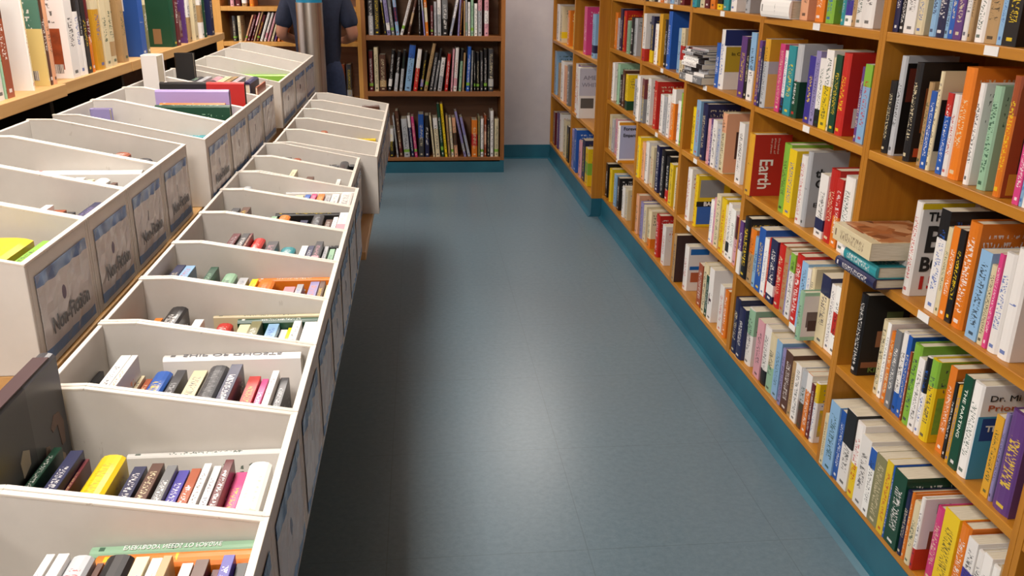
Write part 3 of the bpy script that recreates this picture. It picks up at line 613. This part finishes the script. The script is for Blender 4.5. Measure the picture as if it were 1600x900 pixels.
# ------------------------------------------------------------------ white bins on the stepped display table
ZLB, ZUB = 0.672, 0.945
def bin_box(label, group, xb, xf, y0, y1, zb, zt_b, zt_f, sign_text=None):
    e = empty('book_bin', ((xb + xf) / 2, (y0 + y1) / 2, zb)); o = Vector(e.location); tag(e, label, 'bin', group)
    t = 0.010; y0 += 0.0015; y1 -= 0.0015
    prof = [(xb, zb), (xf, zb), (xf, zt_f), (xb + 0.075, zt_b), (xb, zt_b)]
    rel = [(x - o.x, z - o.z) for x, z in prof]
    cap = [(xf - o.x, zt_f - o.z), (xb + 0.075 - o.x, zt_b - o.z), (xb - o.x, zt_b - o.z)]
    for ya, yb in ((y0, y0 + t), (y1 - t, y1)):
        m = MB().prism_y(rel, ya - o.y, yb - o.y, 0)
        m.build('side_panel', [WHITE], e, bevel=0.002)
        r = MB()
        for (p, q) in ((cap[0], cap[1]), (cap[1], cap[2])):
            r.add([(p[0], ya - o.y - .0004, p[1] - .002), (p[0], yb - o.y + .0004, p[1] - .002), (q[0], yb - o.y + .0004, q[1] - .002), (q[0], ya - o.y - .0004, q[1] - .002),
                   (p[0], ya - o.y - .0004, p[1] + .003), (p[0], yb - o.y + .0004, p[1] + .003), (q[0], yb - o.y + .0004, q[1] + .003), (q[0], ya - o.y - .0004, q[1] + .003)],
                  [(0, 1, 2, 3), (7, 6, 5, 4), (0, 4, 5, 1), (1, 5, 6, 2), (2, 6, 7, 3), (3, 7, 4, 0)])
        r.build('edge_trim', RIM, e, bevel=0.0012)
    def B(a, b): return MB().box(Vector(a) - o, Vector(b) - o)
    B((xb, y0 + t, zb), (xb + t, y1 - t, zt_b)).build('back_panel', WHITE, e, bevel=0.002)
    B((xf - t, y0 + t, zb), (xf, y1 - t, zt_f - 0.001)).build('front_panel', WHITE, e, bevel=0.002)
    B((xf - t - 0.001, y0, zt_f - 0.001), (xf + 0.001, y1, zt_f + 0.004)).build('front_trim', RIM, e, bevel=0.001)
    B((xb + t, y0 + t, zb), (xf - t, y1 - t, zb + t)).build('base_panel', WHITE, e)
    # paper sign in a creased clear sleeve
    yw = (y1 - y0) * 0.82; ym = (y0 + y1) / 2; hh = zt_f - zb; z_lo, z_hi = zb + hh * 0.07, zb + hh * 0.86
    ny, nz = 10, 8; m = MB(); rr = random.Random(int(y0 * 1000) + int(xb * 100)); sag = rr.uniform(-1, 1)
    vs = []
    for j in range(nz + 1):
        for i in range(ny + 1):
            bulge = 0.0022 + 0.0035 * math.sin(i * 1.3 + j * 0.9 * sag + rr.random()) ** 2 * (1 if 0 < i < ny and 0 < j < nz else 0.2)
            vs.append((xf + bulge - o.x, ym - yw / 2 + yw * i / ny - o.y, z_lo + (z_hi - z_lo) * j / nz - o.z))
    fs = [(j * (ny + 1) + i, j * (ny + 1) + i + 1, (j + 1) * (ny + 1) + i + 1, (j + 1) * (ny + 1) + i) for j in range(nz) for i in range(ny)]
    m.add(vs, fs); s = m.build('paper_sign', SIGN, e)
    so = s.modifiers.new('solid', 'SOLIDIFY'); so.thickness = 0.0008; so.offset = -1
    uv = s.data.uv_layers.new(name='UVMap')
    for lp in s.data.loops:
        k = lp.vertex_index; uv.data[lp.index].uv = ((k % (ny + 1)) / ny, (k // (ny + 1)) / nz)
    if sign_text:
        lettering(sign_text, 0.046, ink('5a5a5e'), s, (xf + 0.0068 - o.x, ym - o.y, z_lo + (z_hi - z_lo) * 0.34 - o.z), (0, 1, 0), (0, 0, 1), 0.0006, yw * 0.74)
    return e
def bld_sign(nt, bs):
    uvn = nd(nt, 'ShaderNodeUVMap'); uvn.uv_map = 'UVMap'
    S = nd(nt, 'ShaderNodeSeparateXYZ'); nt.links.new(uvn.outputs[0], S.inputs[0]); u, v = S.outputs[0], S.outputs[1]
    n = noise(nt, nd(nt, 'ShaderNodeNewGeometry').outputs['Position'], 14.0, 2.0)
    vv = mth(nt, 'ADD', v, mth(nt, 'MULTIPLY', mth(nt, 'SUBTRACT', n, 0.5), 0.10))
    top = mth(nt, 'GREATER_THAN', vv, 0.86); bot = mth(nt, 'LESS_THAN', v, 0.13)
    c = mixc(nt, mth(nt, 'MULTIPLY', mth(nt, 'SUBTRACT', n, 0.3, clamp=True), 0.4), lin('c6c1c1'), lin('aaa3a6'))
    c = mixc(nt, top, c, ramp(nt, noise(nt, uvn.outputs[0], 3.0), [(0.35, lin('2e4a78')), (0.65, lin('7f9cc4'))]))
    c = mixc(nt, bot, c, lin('6d8dbb'))
    du = mth(nt, 'MULTIPLY', mth(nt, 'SUBTRACT', u, 0.43), 1 / 0.035); dv = mth(nt, 'MULTIPLY', mth(nt, 'SUBTRACT', v, 0.60), 1 / 0.085)
    dot = mth(nt, 'LESS_THAN', mth(nt, 'ADD', mth(nt, 'MULTIPLY', du, du), mth(nt, 'MULTIPLY', dv, dv)), 1.0)
    c = mixc(nt, dot, c, lin('5a4560'))
    nt.links.new(c, bs.inputs['Base Color'])
SIGN = mat('sleeved_paper_sign', lin('cdc8c8'), 0.22, 0, bld_sign)

LA = [0.80, 1.104, 1.425, 1.723, 1.998, 2.284, 2.589, 2.882, 3.15]
LB = [3.155, 3.43, 3.705]
LC = [3.72, 4.04, 4.36, 4.68, 5.0, 5.32]
UA = [1.556, 1.87, 2.14, 2.43, 2.72]
UB = [2.80, 3.14, 3.48, 3.82, 4.17]
UC = [4.30, 4.77, 5.24, 5.71]
LBINS, UBINS = [], []
k = 0
for G, xf in ((LA, -0.228), (LB, -0.258), (LC, -0.187)):
    dep = 0.39 if G is LB else 0.427
    for a, c in zip(G[:-1], G[1:]):
        k += 1
        bin_box(f"white wooden book bin, {ORD[k - 1]} from the near end of the lower row", 'white bins on the lower step', xf - dep, xf, a, c, ZLB, 0.982, 0.918)
        LBINS.append((xf, a, c))
k = 0
for G, xf in ((UA, -0.705), (UB, -0.667), (UC, -0.655)):
    for a, c in zip(G[:-1], G[1:]):
        k += 1
        bin_box(f"white wooden book bin, {ORD[k - 1]} from the near end of the upper row", 'white bins on the upper step', xf - 0.442, xf, a, c, ZUB, 1.235, 1.158, 'Non-Fiction' if k <= 5 else None)
        UBINS.append((xf, a, c))

t = empty('display_table', (-0.7, 3.3, 0)); o = Vector(t.location)
tag(t, 'long stepped wooden table carrying both rows of white bins', 'table')
def TB(a, b): return MB().box(Vector(a) - o, Vector(b) - o)
TB((-1.17, 0.75, 0.64), (-0.245, 3.17, 0.6715)).build('table_top', PINE_H, t, bevel=0.002)
TB((-1.17, 3.17, 0.64), (-0.215, 5.36, 0.6715)).build('table_top', PINE_H, t, bevel=0.002)
TB((-1.17, 1.558, 0.915), (-0.697, 5.75, 0.9448)).build('upper_step', PINE_H, t, bevel=0.002)
TB((-1.15, 1.56, 0.6715), (-1.12, 5.74, 0.915)).build('riser', PINE_H, t)
TB((-0.72, 1.56, 0.6715), (-0.70, 5.36, 0.915)).build('riser', PINE_H, t)
for yy in (0.9, 2.3, 3.6, 5.2):
    for xx in (-1.12, -0.78): TB((xx, yy - 0.025, 0), (xx + 0.05, yy + 0.025, 0.64)).build('leg', DARK, t)
TB((-1.16, 0.76, 0.0), (-0.42, 0.79, 0.64)).build('end_panel', DARK, t)  # added unseen board at the near end, blocks lamp light under the table
TB((-1.16, 5.70, 0.0), (-0.80, 5.74, 0.915)).build('end_panel', DARK, t)

# display shelf behind the bins
s = empty('display_shelf', (-1.5, 4.2, 0)); o = Vector(s.location)
tag(s, 'raised pine display shelf of large books behind the white bins', 'shelf')
ZD = 1.272
for a, c, xf in ((1.9, 3.285, -1.235), (3.285, 4.09, -1.252), (4.095, 6.05, -1.25)):
    TB((-1.62, a, ZD - 0.042), (xf, c - 0.003, ZD)).build('shelf_board', PINE_H, s, bevel=0.002)
TB((-1.66, 0.8, 0.0), (-1.62, 6.05, 2.05)).build('back_panel', WAL_B, s)  # near stretch before the boards is added length, blocking light under the table
for yy in (1.92, 3.28, 4.08, 6.0): TB((-1.62, yy, 0), (-1.30, yy + 0.03, ZD - 0.042)).build('support_panel', DARK, s)
TB((-1.62, 1.92, 2.0), (-1.30, 6.05, 2.03)).build('upper_board', PINE_H, s)

# ------------------------------------------------------------------ books in the bins (spine up)
def spine_up(L, T, Wd, c, acc, loc, hard, label, group, along='y', tilt=0.0, inkc=None, band=None, den=None, kind=None, pic=0.0):
    """length L along y (or x), thickness T, spine edge at z = loc.z, page edges down; loc is the middle of the spine"""
    o = book(Wd, T, L, c, acc, inkc, hard, band=band, den=den, pic=pic, kind=kind)
    # spine -x -> +z ; length z -> y ; thickness y -> x
    m = Matrix(((0, 1, 0), (0, 0, 1), (-1, 0, 0))).to_4x4()
    m = m @ Matrix.Translation((0, 0, -L / 2))
    if along == 'x': m = Matrix.Rotation(-math.pi / 2, 4, 'Z') @ m
    m = Matrix.Rotation(tilt, 4, 'X' if along == 'x' else 'Y') @ m
    o.matrix_world = Matrix.Translation(loc) @ m
    tag(o, label, 'book', group); return o
def ends(n): return ['near', 'far'][n]
def fill_bin(idx, bins, zfloor, zlim, items, longs, rowname):
    xf, y0, y1 = bins[idx]
    xmin, xmax = (xf - (0.39 if abs(xf + 0.258) < 1e-4 else 0.427) + 0.011, xf - 0.011)
    n = 0; used = xmin; grp = f"books in the {ORD[idx]} {rowname} bin"
    back = y1 - 0.0125
    for (pL, pyL, pR, pyR, T, c, a) in longs:
        # long book lies along x against the far wall
        yy = back - T / 2 - 0.002
        A, Bq = aty(pL, pyL, yy), aty(pR, pyR, yy)
        x0, x1 = max(xmin + 0.002, A.x), min(xmax - 0.002, Bq.x)
        zt = min(zlim, max(zfloor + 0.1, (A.z + Bq.z) / 2))
        tl = 0.0
        o = spine_up(max(0.1, x1 - x0), T, zt - zfloor - 0.0004, c, a, ((x0 + x1) / 2, yy, zt), True, f"long {describe(c, a, True)} lying across the {ORD[idx]} {rowname} bin, {ORD[n]} from far wall", grp, 'x', kind='hardcover_book', band=(2, 3), den=0.0 if (idx, n) in ((0, 0), (2, 0), (0, 1)) else 0.6)
        SPECIAL[f'{rowname}{idx}_{n}'] = (o, zt - zfloor, T, x1 - x0)
        back = yy - T / 2 - 0.001; n += 1
    k = 0
    for it in items:
        pL, pR, py, c = it[:4]; a = it[4] if len(it) > 4 else None
        Lb = min(it[5] if len(it) > 5 else 0.215, back - 0.003 - y0 - 0.0125)
        yfar = y0 + 0.0125 + Lb
        P, Q = aty(pL, py, yfar), aty(pR, py, yfar)
        zt = min(zlim, max(zfloor + 0.08, P.z))
        if abs(zt - P.z) > 0.002: P, Q = aty(pL, py, yfar), aty(pR, py, yfar)
        x0, x1 = max(P.x, used + 0.0006), Q.x
        x1 = min(x1, xmax - 0.001)
        if x1 - x0 < 0.006: continue
        used = x1; k += 1
        hard = (x1 - x0) > 0.03
        spine_up(Lb - 0.001, x1 - x0, zt - zfloor - 0.0004, c, a, ((x0 + x1) / 2, y0 + 0.0125 + Lb / 2, zt), hard, f"{describe(c, a, hard)} spine up, {ORD[k - 1]} from the back of the {ORD[idx]} {rowname} bin", grp, inkc=a, band=(2, 3) if (k % 3 or not a) else (0.0, 0.35))
LO = 'lower'
ZF = ZLB + 0.0104
fill_bin(0, LBINS, ZF, 0.93, [(70,84,852,'W'),(87,105,841,'W','G'),(110,148,868,'L'),(152,163,880,'S'),(167,210,867,'K','T'),(213,235,870,'C'),(238,255,872,'W','T'),(256,270,868,'T'),(285,303,880,'W'),(307,328,874,'S','L'),(332,346,890,'D'),(350,368,867,'v'),(370,388,880,'K','E')],
         [(143,863,397,843,.022,'E','U'),(150,877,395,860,.03,'O','y')], LO)
fill_bin(1, LBINS, ZF, 0.93, [(84,97,699,'N'),(110,131,704,'V','W'),(132,140,717,'D','T'),(144,152,748,'U'),(158,197,711,'Y','y'),(210,230,729,'V'),(238,257,724,'S','C'),(262,278,727,'G','W'),(279,297,735,'v','W'),(300,315,732,'r','W'),(320,332,724,'W'),(335,347,728,'W'),(353,366,718,'D','W'),(367,387,738,'M'),(390,425,722,'W','C')],
         [(200,715,438,698,.014,'W',None)], LO)
fill_bin(2, LBINS, ZF, 0.94, [(147,162,580,'K'),(188,204,547,'W'),(206,216,555,'W','O'),(217,227,587,'C'),(229,239,592,'r'),(243,270,580,'B'),(277,292,578,'k','L'),(303,325,579,'C'),(329,358,571,'k','G'),(362,380,569,'V','W'),(390,408,588,'R','g'),(410,420,592,'M'),(427,437,579,'W','S'),(439,452,590,'k','L')],
         [(257,563,470,545,.026,'W','L')], LO)
fill_bin(3, LBINS, ZF, 0.94, [(243,255,497,'O'),(267,294,479,'K'),(305,319,499,'W','L'),(340,364,505,'R'),(375,392,507,'C','y'),(394,410,502,'q'),(420,437,506,'b','B'),(439,450,515,'W','m'),(451,458,512,'Y'),(460,472,501,'W'),(477,496,503,'W','L')],
         [(334,497,506,487,.010,'C',None),(372,502,502,494,.022,'N','C')], LO)
fill_bin(4, LBINS, ZF, 0.94, [(275,289,399,'V'),(290,306,415,'b','R'),(330,342,417,'N','E'),(351,371,427,'E'),(375,389,434,'L'),(394,404,436,'Y'),(405,430,437,'O','R'),(445,462,448,'m'),(465,475,444,'L'),(486,500,440,'p','O'),(501,509,439,'S'),(510,519,445,'C')],
         [(402,437,515,432,.018,'O','R')], LO)
fill_bin(5, LBINS, ZF, 0.94, [(364,376,357,'D','L'),(379,390,350,'k'),(391,396,364,'D'),(397,415,372,'R'),(420,436,377,'k','m'),(440,462,386,'U'),(472,482,384,'W'),(483,492,384,'V'),(495,506,377,'k','m'),(508,514,385,'L'),(516,524,389,'E'),(526,533,388,'W')],
         [(490,385,530,384,.012,'K',None)], LO)
fill_bin(6, LBINS, ZF, 0.94, [(364,376,325,'k','L'),(380,392,320,'S'),(425,434,338,'E'),(437,454,336,'O','m'),(470,482,344,'V'),(490,507,335,'k','L'),(510,520,343,'S'),(522,529,339,'W'),(532,546,332,'W','m'),(548,554,340,'S')],
         [(431,336,556,330,.02,'K',None)], LO)
fill_bin(7, LBINS, ZF, 0.94, [(380,394,289,'L'),(462,475,305,'C','Y'),(478,486,304,'B'),(488,496,303,'M'),(498,508,303,'O'),(510,518,305,'L'),(520,531,303,'W'),(534,552,300,'W'),(554,561,302,'L')],
         [(447,302,564,299,.008,'W',None)], LO)
fill_bin(8, LBINS, ZF, 0.94, [(457,465,263,'C'),(480,491,276,'S'),(527,533,280,'W')], [], LO)
fill_bin(9, LBINS, ZF, 0.94, [(436,446,245,'L'),(450,456,246,'k'),(458,471,247,'r'),(532,545,252,'k','S')], [(515,259,560,256,.02,'K','G')], LO)
fill_bin(10, LBINS, ZF, 0.94, [(432,445,212,'k')], [], LO)
fill_bin(11, LBINS, ZF, 0.94, [(500,512,197,'r')], [(560,217,582,216,.018,'Y',None)], LO)
fill_bin(13, LBINS, ZF, 0.94, [], [(495,196,515,195,.03,'S','R')], LO)
fill_bin(14, LBINS, ZF, 0.94, [(515,520,151,'K'),(524,536,148,'T','y')], [(570,165,588,164,.02,'S',None)], LO)

# the tall dark book standing against the back of the second lower bin
xf, y0, y1 = LBINS[1]
P = aty(46, 552, 1.405)
spine_up(0.275, 0.03, P.z - ZF - 0.001, 'K', 'k', (xf - 0.427 + 0.011 + 0.017, 1.268, P.z), True, 'tall near-black hardback with pale figures, standing in the second lower bin', 'books in the second lower bin', inkc='D', den=0.0)

tall = COL.objects[-1] if False else [o for o in bpy.data.objects if o.get('label', '').startswith('tall near-black')][0]
tw = P.z - ZF - 0.001
def figure(pts, col):
    h = 0.015
    m = MB(); k = len(pts)
    V = lambda v: 0.46 + 0.62 * v
    vs = [(tw * (1 - V(v)), h - 0.0003, 0.275 * u) for u, v in pts] + [(tw * (1 - V(v)), h + 0.0007, 0.275 * u) for u, v in pts]
    m.add(vs, [tuple(range(k)), tuple(range(2 * k - 1, k - 1, -1))] + [(i, i + k, (i + 1) % k + k, (i + 1) % k) for i in range(k)])
    m.build('cover_figure', ink(col), tall)
figure([(.93, .20), (.95, .36), (.90, .46), (.83, .47), (.77, .40), (.79, .36), (.86, .38), (.88, .20)], '6b5448')
figure([(.72, .0), (.90, .0), (.90, .12), (.84, .18), (.78, .14)], '8f8272')
figure([(.62, .0), (.70, .02), (.72, .30), (.67, .32), (.64, .18)], '7d6a5c')
figure([(.40, .0), (.56, .0), (.58, .16), (.52, .18)], '6f6258')
figure([(.36, .30), (.46, .34), (.47, .44), (.40, .48), (.35, .42)], '8a867c')
MB().box((-0.0006, -0.0125, 0.02), (0.0012, 0.0125, 0.255)).build('spine_panel', ink('3a1a1e'), tall)
for key, txt, col, wd in (('lower2_0', 'SHIP OF GHOSTS', '77787c', 0.72), ('lower0_0', 'EVERYBODY NEEDS TO FORGIVE', 'e8efec', 0.6)):
    if key in SPECIAL:
        o, dd, T, L = SPECIAL[key]
        lettering(txt, T * 0.62, ink(col), o, (-0.0007, 0, L * 0.5), (0, 0, 1), (0, 1, 0), 0.0, L * wd, 'title_lettering')

UP = 'upper'; ZU = ZUB + 0.0104
def fill_up(idx, items, longs, zlim=1.15): fill_bin(idx, [(x + 0.0, a, c) for x, a, c in UBINS], ZU, zlim, items, longs, UP)
fill_up(0, [(-25,52,372,'Y',None,.25),(55,66,388,'N','E',.25),(67,80,376,'g',None,.25)], [])
fill_up(1, [(72,84,320,'W'),(86,104,328,'r','O'),(106,118,331,'k'),(148,163,316,'V','p')], [])
fill_up(2, [(72,86,272,'W','K'),(120,134,277,'W','O'),(138,148,280,'C'),(152,172,278,'W'),(176,184,285,'S')], [(52,266,222,258,.03,'W',None)])
fill_up(3, [(88,104,230,'N'),(132,150,234,'D'),(166,176,240,'W'),(180,204,235,'r','W'),(216,238,247,'k','C')], [])
fill_up(4, [(213,222,212,'k'),(240,248,205,'S')], [(285,213,318,210,.02,'U','b')])
fill_up(5, [], [])
# the large books standing along the sixth and seventh upper bins, above the rims
def tall_along(pL, pR, py, y, T, c, a, zb, label, tilt=0.0, inkc=None, band=None, den=0.3):
    A, Bq = aty(pL, py, y), aty(pR, py, y); zt = (A.z + Bq.z) / 2
    return spine_up(Bq.x - A.x, T, zt - zb, c, a, ((A.x + Bq.x) / 2, y, zt), True, label, 'large books standing across the upper bins', 'x', tilt, inkc, band, den)
tall_along(243, 360, 164, 3.27, 0.035, 'N', None, ZU + 0.001, 'dark green hardback with pale print, standing across the sixth upper bin', inkc='E', den=0.9)
tall_along(243, 358, 140, 3.40, 0.03, 'h', 'O', ZU + 0.001, 'lavender hardback with orange edge behind the dark green one, sixth upper bin', inkc='h', den=0.0, band=(2, 3))
tall_along(250, 352, 161, 3.325, 0.02, 'O', None, ZU + 0.001, 'orange book between the dark green and lavender hardbacks, sixth upper bin', den=0.0)
tall_along(250, 382, 128, 3.60, 0.03, 'K', 'R', ZU + 0.001, 'large red and black book, tallest in the seventh upper bin', band=(0.55, 1.01), den=0.0)
fill_up(7, [(305,318,101,'k','E'),(322,330,108,'L'),(335,348,110,'m','k'),(352,362,107,'C'),(365,372,112,'T'),(375,383,108,'L'),(392,404,118,'V','p'),(412,420,127,'r')], [], 1.215)
fill_up(8, [], [(372,95,461,93,.03,'g','K')])
P = aty(270, 82, 3.95)
spine_up(0.20, 0.14, P.z - ZU - 0.001, 'k', 'T', (-1.0, 3.96, P.z), True, 'thick black hardback with photo cover, standing in the eighth upper bin', 'books in the eighth upper bin', pic=1.0) if False else None

# big books at the back of the upper row
def stand(px0, px1, y, z, h, c, a, D, label, group, hard=True, cover=None):
    A, Bq = aty(px0, 100, y), aty(px1, 100, y)
    return A.x, Bq.x
def upright_box_book(x0, x1, y, T, z, h, c, a, label, group, pic=0.0, inkc=None, den=0.0):
    x0 = max(x0, -1.088); x1 = max(x1, x0 + 0.066)
    o = book(x1 - x0, T, h, c, a, inkc, True, pic=pic, band=(2, 3), den=den); o.location = (x0, y, z); tag(o, label, 'book', group); return o
A, Bq = aty(275, 110, 4.0), aty(305, 110, 4.0)
upright_box_book(A.x, Bq.x, 4.0, 0.03, ZU + 0.001, aty(275, 83, 4.0).z - ZU, 'K', 'G', 'black hardback with grey photograph, upright at the back of the eighth upper bin', 'books at the back of the upper bins', 1.0)
A, Bq = aty(214, 110, 3.66), aty(244, 110, 3.66)
upright_box_book(A.x, Bq.x, 3.70, 0.10, ZU + 0.001, aty(230, 87, 3.66).z - ZU, 'W', None, 'thick white book, upright at the back of the seventh upper bin', 'books at the back of the upper bins')
A, Bq = aty(94, 160, 3.02), aty(108, 160, 3.02)
upright_box_book(A.x, Bq.x, 3.06, 0.03, ZU + 0.001, aty(100, 170, 3.06).z - ZU, 'p', 'V', 'lavender hardback upright at the back of the fifth upper bin', 'books at the back of the upper bins', 1.0)

# ------------------------------------------------------------------ large books on the display shelf (covers face the near end)
DS = [(-14,4,'W',None),(4,6,'E',None),(6,17,'r','S'),(17,44,'W',None,30),(45,50,'C',None,3),(50,74,'e','F',22),(74,80,'S',None),(80,86,'s',None),(86,122,'W','r',24),(123,131,'W','K'),(131,135,'k','W'),(135,141,'K',None),(141,147,'D','O'),(147,163,'y','C'),(164,172,'C',None),(173,182,'C','T'),(183,200,'T',None),(201,228,'B',None,16),(229,234,'q','C'),(235,276,'N',None,34),(276,281,'D',None),(282,292,'P','D',9),(292,300,'W','T'),(301,309,'C',None),(310,319,'W','T'),(320,323,'N',None),(324,334,'V','P',5)]
nn = 0; ycur = 1.93
for it in DS:
    p0, p1, c, a = it[:4]; cov = it[4] if len(it) > 4 else 0
    ZZ = ZD + 0.08; X0 = -1.265
    # the spine or fore edge shows from p0+cov to p1 on the shelf's front
    ya = bis(lambda y: pxof(X0, y, ZZ) - (p0 + cov), 1.0, 12); yb = bis(lambda y: pxof(X0, y, ZZ) - p1, 1.0, 12)
    ya = max(ya, ycur + 0.0006)
    T = yb - ya
    if T < 0.008: T = 0.008
    if T > 0.075: ya = yb - 0.075; T = 0.075
    ycur = ya + T
    nn += 1
    o = book(rnd.uniform(0.22, 0.26), T, rnd.uniform(0.29, 0.33), c, a, None, nn % 3 != 0, pic=1.0 if (c, a) in (('W', 'r'), ('P', 'D')) else 0.0, kind='large_format_book', band=(0.62, 1.01) if c == 'e' else (2, 3) if cov else None, den=0.0 if c in 'NB' or (cov and c == 'W' and not a) else 0.4)
    if c == 'N' and cov: MB().box((0.06, T / 2 - 0.0003, 0.015), (0.1, T / 2 + 0.0006, 0.09)).build('cover_picture', ink('8a6a48'), o)
    if c == 'B' and cov: MB().box((0.06, T / 2 - 0.0003, 0.2), (0.12, T / 2 + 0.0006, 0.25)).build('price_label', STICK, o)
    if (c, a) in (('W', 'r'), ('e', 'F')): MB().box((0.03, T / 2 - 0.0003, 0.018), (0.085, T / 2 + 0.0006, 0.05)).build('barcode_label', BARC, o)
    o.matrix_world = Matrix.Translation((X0, ya + T / 2, ZD + 0.0003)) @ Matrix.Rotation(math.pi, 4, 'Z')
    tag(o, f"large {describe(c, a, nn % 3 != 0)}, {ORD[nn - 1]} from near end of the display shelf", 'book', 'large books on the display shelf')

# ------------------------------------------------------------------ steel post and the person
e = empty('support_post', (-0.768, 6.62, 0))
tag(e, 'round brushed steel post with blue paint above, in front of the person', 'post')
MB().tube([(0, 0, 0), (0, 0, 1.445)], [0.093, 0.093], 96).build('steel_sleeve', METAL, e)
MB().tube([(0, 0, 1.445), (0, 0, CEIL_Z)], [0.09, 0.09], 40).build('blue_upper_post', BLUEPAINT, e)
MB().tube([(0, 0, 1.40), (0, 0, 1.405)], [0.0935, 0.0935], 40).build('seam_ring', METAL, e)

def skinned(name, joints, edges, m, parent=None, sub=2):
    """joints: {name:(x,y,z,r)}"""
    ks = list(joints); me = bpy.data.meshes.new(name)
    me.from_pydata([joints[k][:3] for k in ks], [(ks.index(a), ks.index(b)) for a, b in edges], [])
    o = bpy.data.objects.new(name, me); COL.objects.link(o)
    if parent: o.parent = parent
    sk = o.modifiers.new('skin', 'SKIN'); sk.use_smooth_shade = True
    if not me.skin_vertices: me.skin_vertices.new()
    for i, k in enumerate(ks):
        r = joints[k][3]; me.skin_vertices[0].data[i].radius = (r, r) if not isinstance(r, tuple) else r
    me.skin_vertices[0].data[0].use_root = True
    ss = o.modifiers.new('sub', 'SUBSURF'); ss.levels = sub; ss.render_levels = sub
    me.materials.append(m); return o
PX, PY = -0.775, 7.12
p = empty('person', (PX, PY, 0))
tag(p, 'person in navy shirt and navy trousers, standing behind the steel post facing the shelves', 'person')
# facing +y, elbows out, forearms forward
J = {'pelvis': (0, 0, .98, .105), 'waist': (0, .01, 1.14, .105), 'chest': (0, .0, 1.36, .125), 'neckb': (0, 0, 1.52, .065), 'neck': (0, .01, 1.58, .055), 'head': (0, .03, 1.68, .085), 'crown': (0, .03, 1.78, .07)}
Ed = [('pelvis', 'waist'), ('waist', 'chest'), ('chest', 'neckb'), ('neckb', 'neck'), ('neck', 'head'), ('head', 'crown')]
for sx, n in ((-1, 'a'), (1, 'b')):
    J.update({n + 'sh': (.19 * sx, 0, 1.47, .062), n + 'el': (.275 * sx, -.03, 1.19, .046), n + 'wr': (.20 * sx, .20, 1.14, .032), n + 'pm': (.17 * sx, .27, 1.13, .035),
              n + 'hip': (.10 * sx, 0, .92, .09), n + 'kn': (.11 * sx, .01, .50, .062), n + 'an': (.115 * sx, -.02, .10, .042), n + 'toe': (.13 * sx, .11, .045, .035)})
    Ed += [('chest', n + 'sh'), (n + 'sh', n + 'el'), (n + 'el', n + 'wr'), (n + 'wr', n + 'pm'), ('pelvis', n + 'hip'), (n + 'hip', n + 'kn'), (n + 'kn', n + 'an'), (n + 'an', n + 'toe')]
    for q in range(4):
        a0 = (-.024 + .016 * q) ; ln = (.07, .08, .075, .06)[q]
        J.update({f'{n}f{q}': (.17 * sx + a0, .305, 1.128, .011), f'{n}g{q}': (.17 * sx + a0, .305 + ln * .5, 1.12, .009), f'{n}h{q}': (.17 * sx + a0 * 1.05, .305 + ln * .85, 1.10, .008)})
        Ed += [(n + 'pm', f'{n}f{q}'), (f'{n}f{q}', f'{n}g{q}'), (f'{n}g{q}', f'{n}h{q}')]
    J.update({n + 't0': (.17 * sx - .035 * sx, .27, 1.14, .012), n + 't1': (.17 * sx - .052 * sx, .31, 1.145, .009)})
    Ed += [(n + 'pm', n + 't0'), (n + 't0', n + 't1')]
skinned('body', J, Ed, SKIN, p)
S = {'hem': (0, .0, .86, (.185, .155)), 'waist': (0, .01, 1.14, (.185, .155)), 'chest': (0, 0, 1.36, (.185, .15)), 'col': (0, 0, 1.50, .09)}
Es = [('hem', 'waist'), ('waist', 'chest'), ('chest', 'col')]
for sx, n in ((-1, 'a'), (1, 'b')):
    S.update({n + 'sh': (.195 * sx, 0, 1.46, .085), n + 'sl': (.265 * sx, -.025, 1.23, .072)}); Es += [('chest', n + 'sh'), (n + 'sh', n + 'sl')]
skinned('shirt', S, Es, SHIRT, p)
T_ = {'top': (0, 0, 1.10, (.15, .13)), 'pelvis': (0, 0, .93, (.165, .135))}; Et = [('top', 'pelvis')]
for sx, n in ((-1, 'a'), (1, 'b')):
    T_.update({n + 'hip': (.105 * sx, 0, .84, .11), n + 'kn': (.115 * sx, .01, .50, .085), n + 'cf': (.12 * sx, -.02, .10, .07)}); Et += [('pelvis', n + 'hip'), (n + 'hip', n + 'kn'), (n + 'kn', n + 'cf')]
skinned('trousers', T_, Et, PANTS, p)
skinned('hair', {'a': (0, -.015, 1.72, .098), 'b': (0, .01, 1.80, .085), 'c': (0, -.045, 1.65, .06)}, [('a', 'b'), ('a', 'c')], HAIR, p)
skinned('nose', {'a': (0, .118, 1.695, .010), 'b': (0, .138, 1.665, .013)}, [('a', 'b')], SKIN, p, 1)
for sx in (-1, 1):
    skinned('ear', {'a': (.088 * sx, .02, 1.695, .014), 'b': (.09 * sx, .018, 1.665, .012)}, [('a', 'b')], SKIN, p, 1)
    skinned('eye', {'a': (.032 * sx, .112, 1.70, .008), 'b': (.038 * sx, .111, 1.70, .008)}, [('a', 'b')], ink('dcdcdc'), p, 1)
    skinned('shoe', {'a': (.12 * sx, -.05, .05, .05), 'b': (.125 * sx, .05, .048, .048), 'c': (.13 * sx, .14, .04, .04)}, [('a', 'b'), ('b', 'c')], SHOE, p)
skinned('mouth', {'a': (-.022, .118, 1.628, .006), 'b': (.022, .118, 1.628, .006)}, [('a', 'b')], ink('8a4a44'), p, 1)
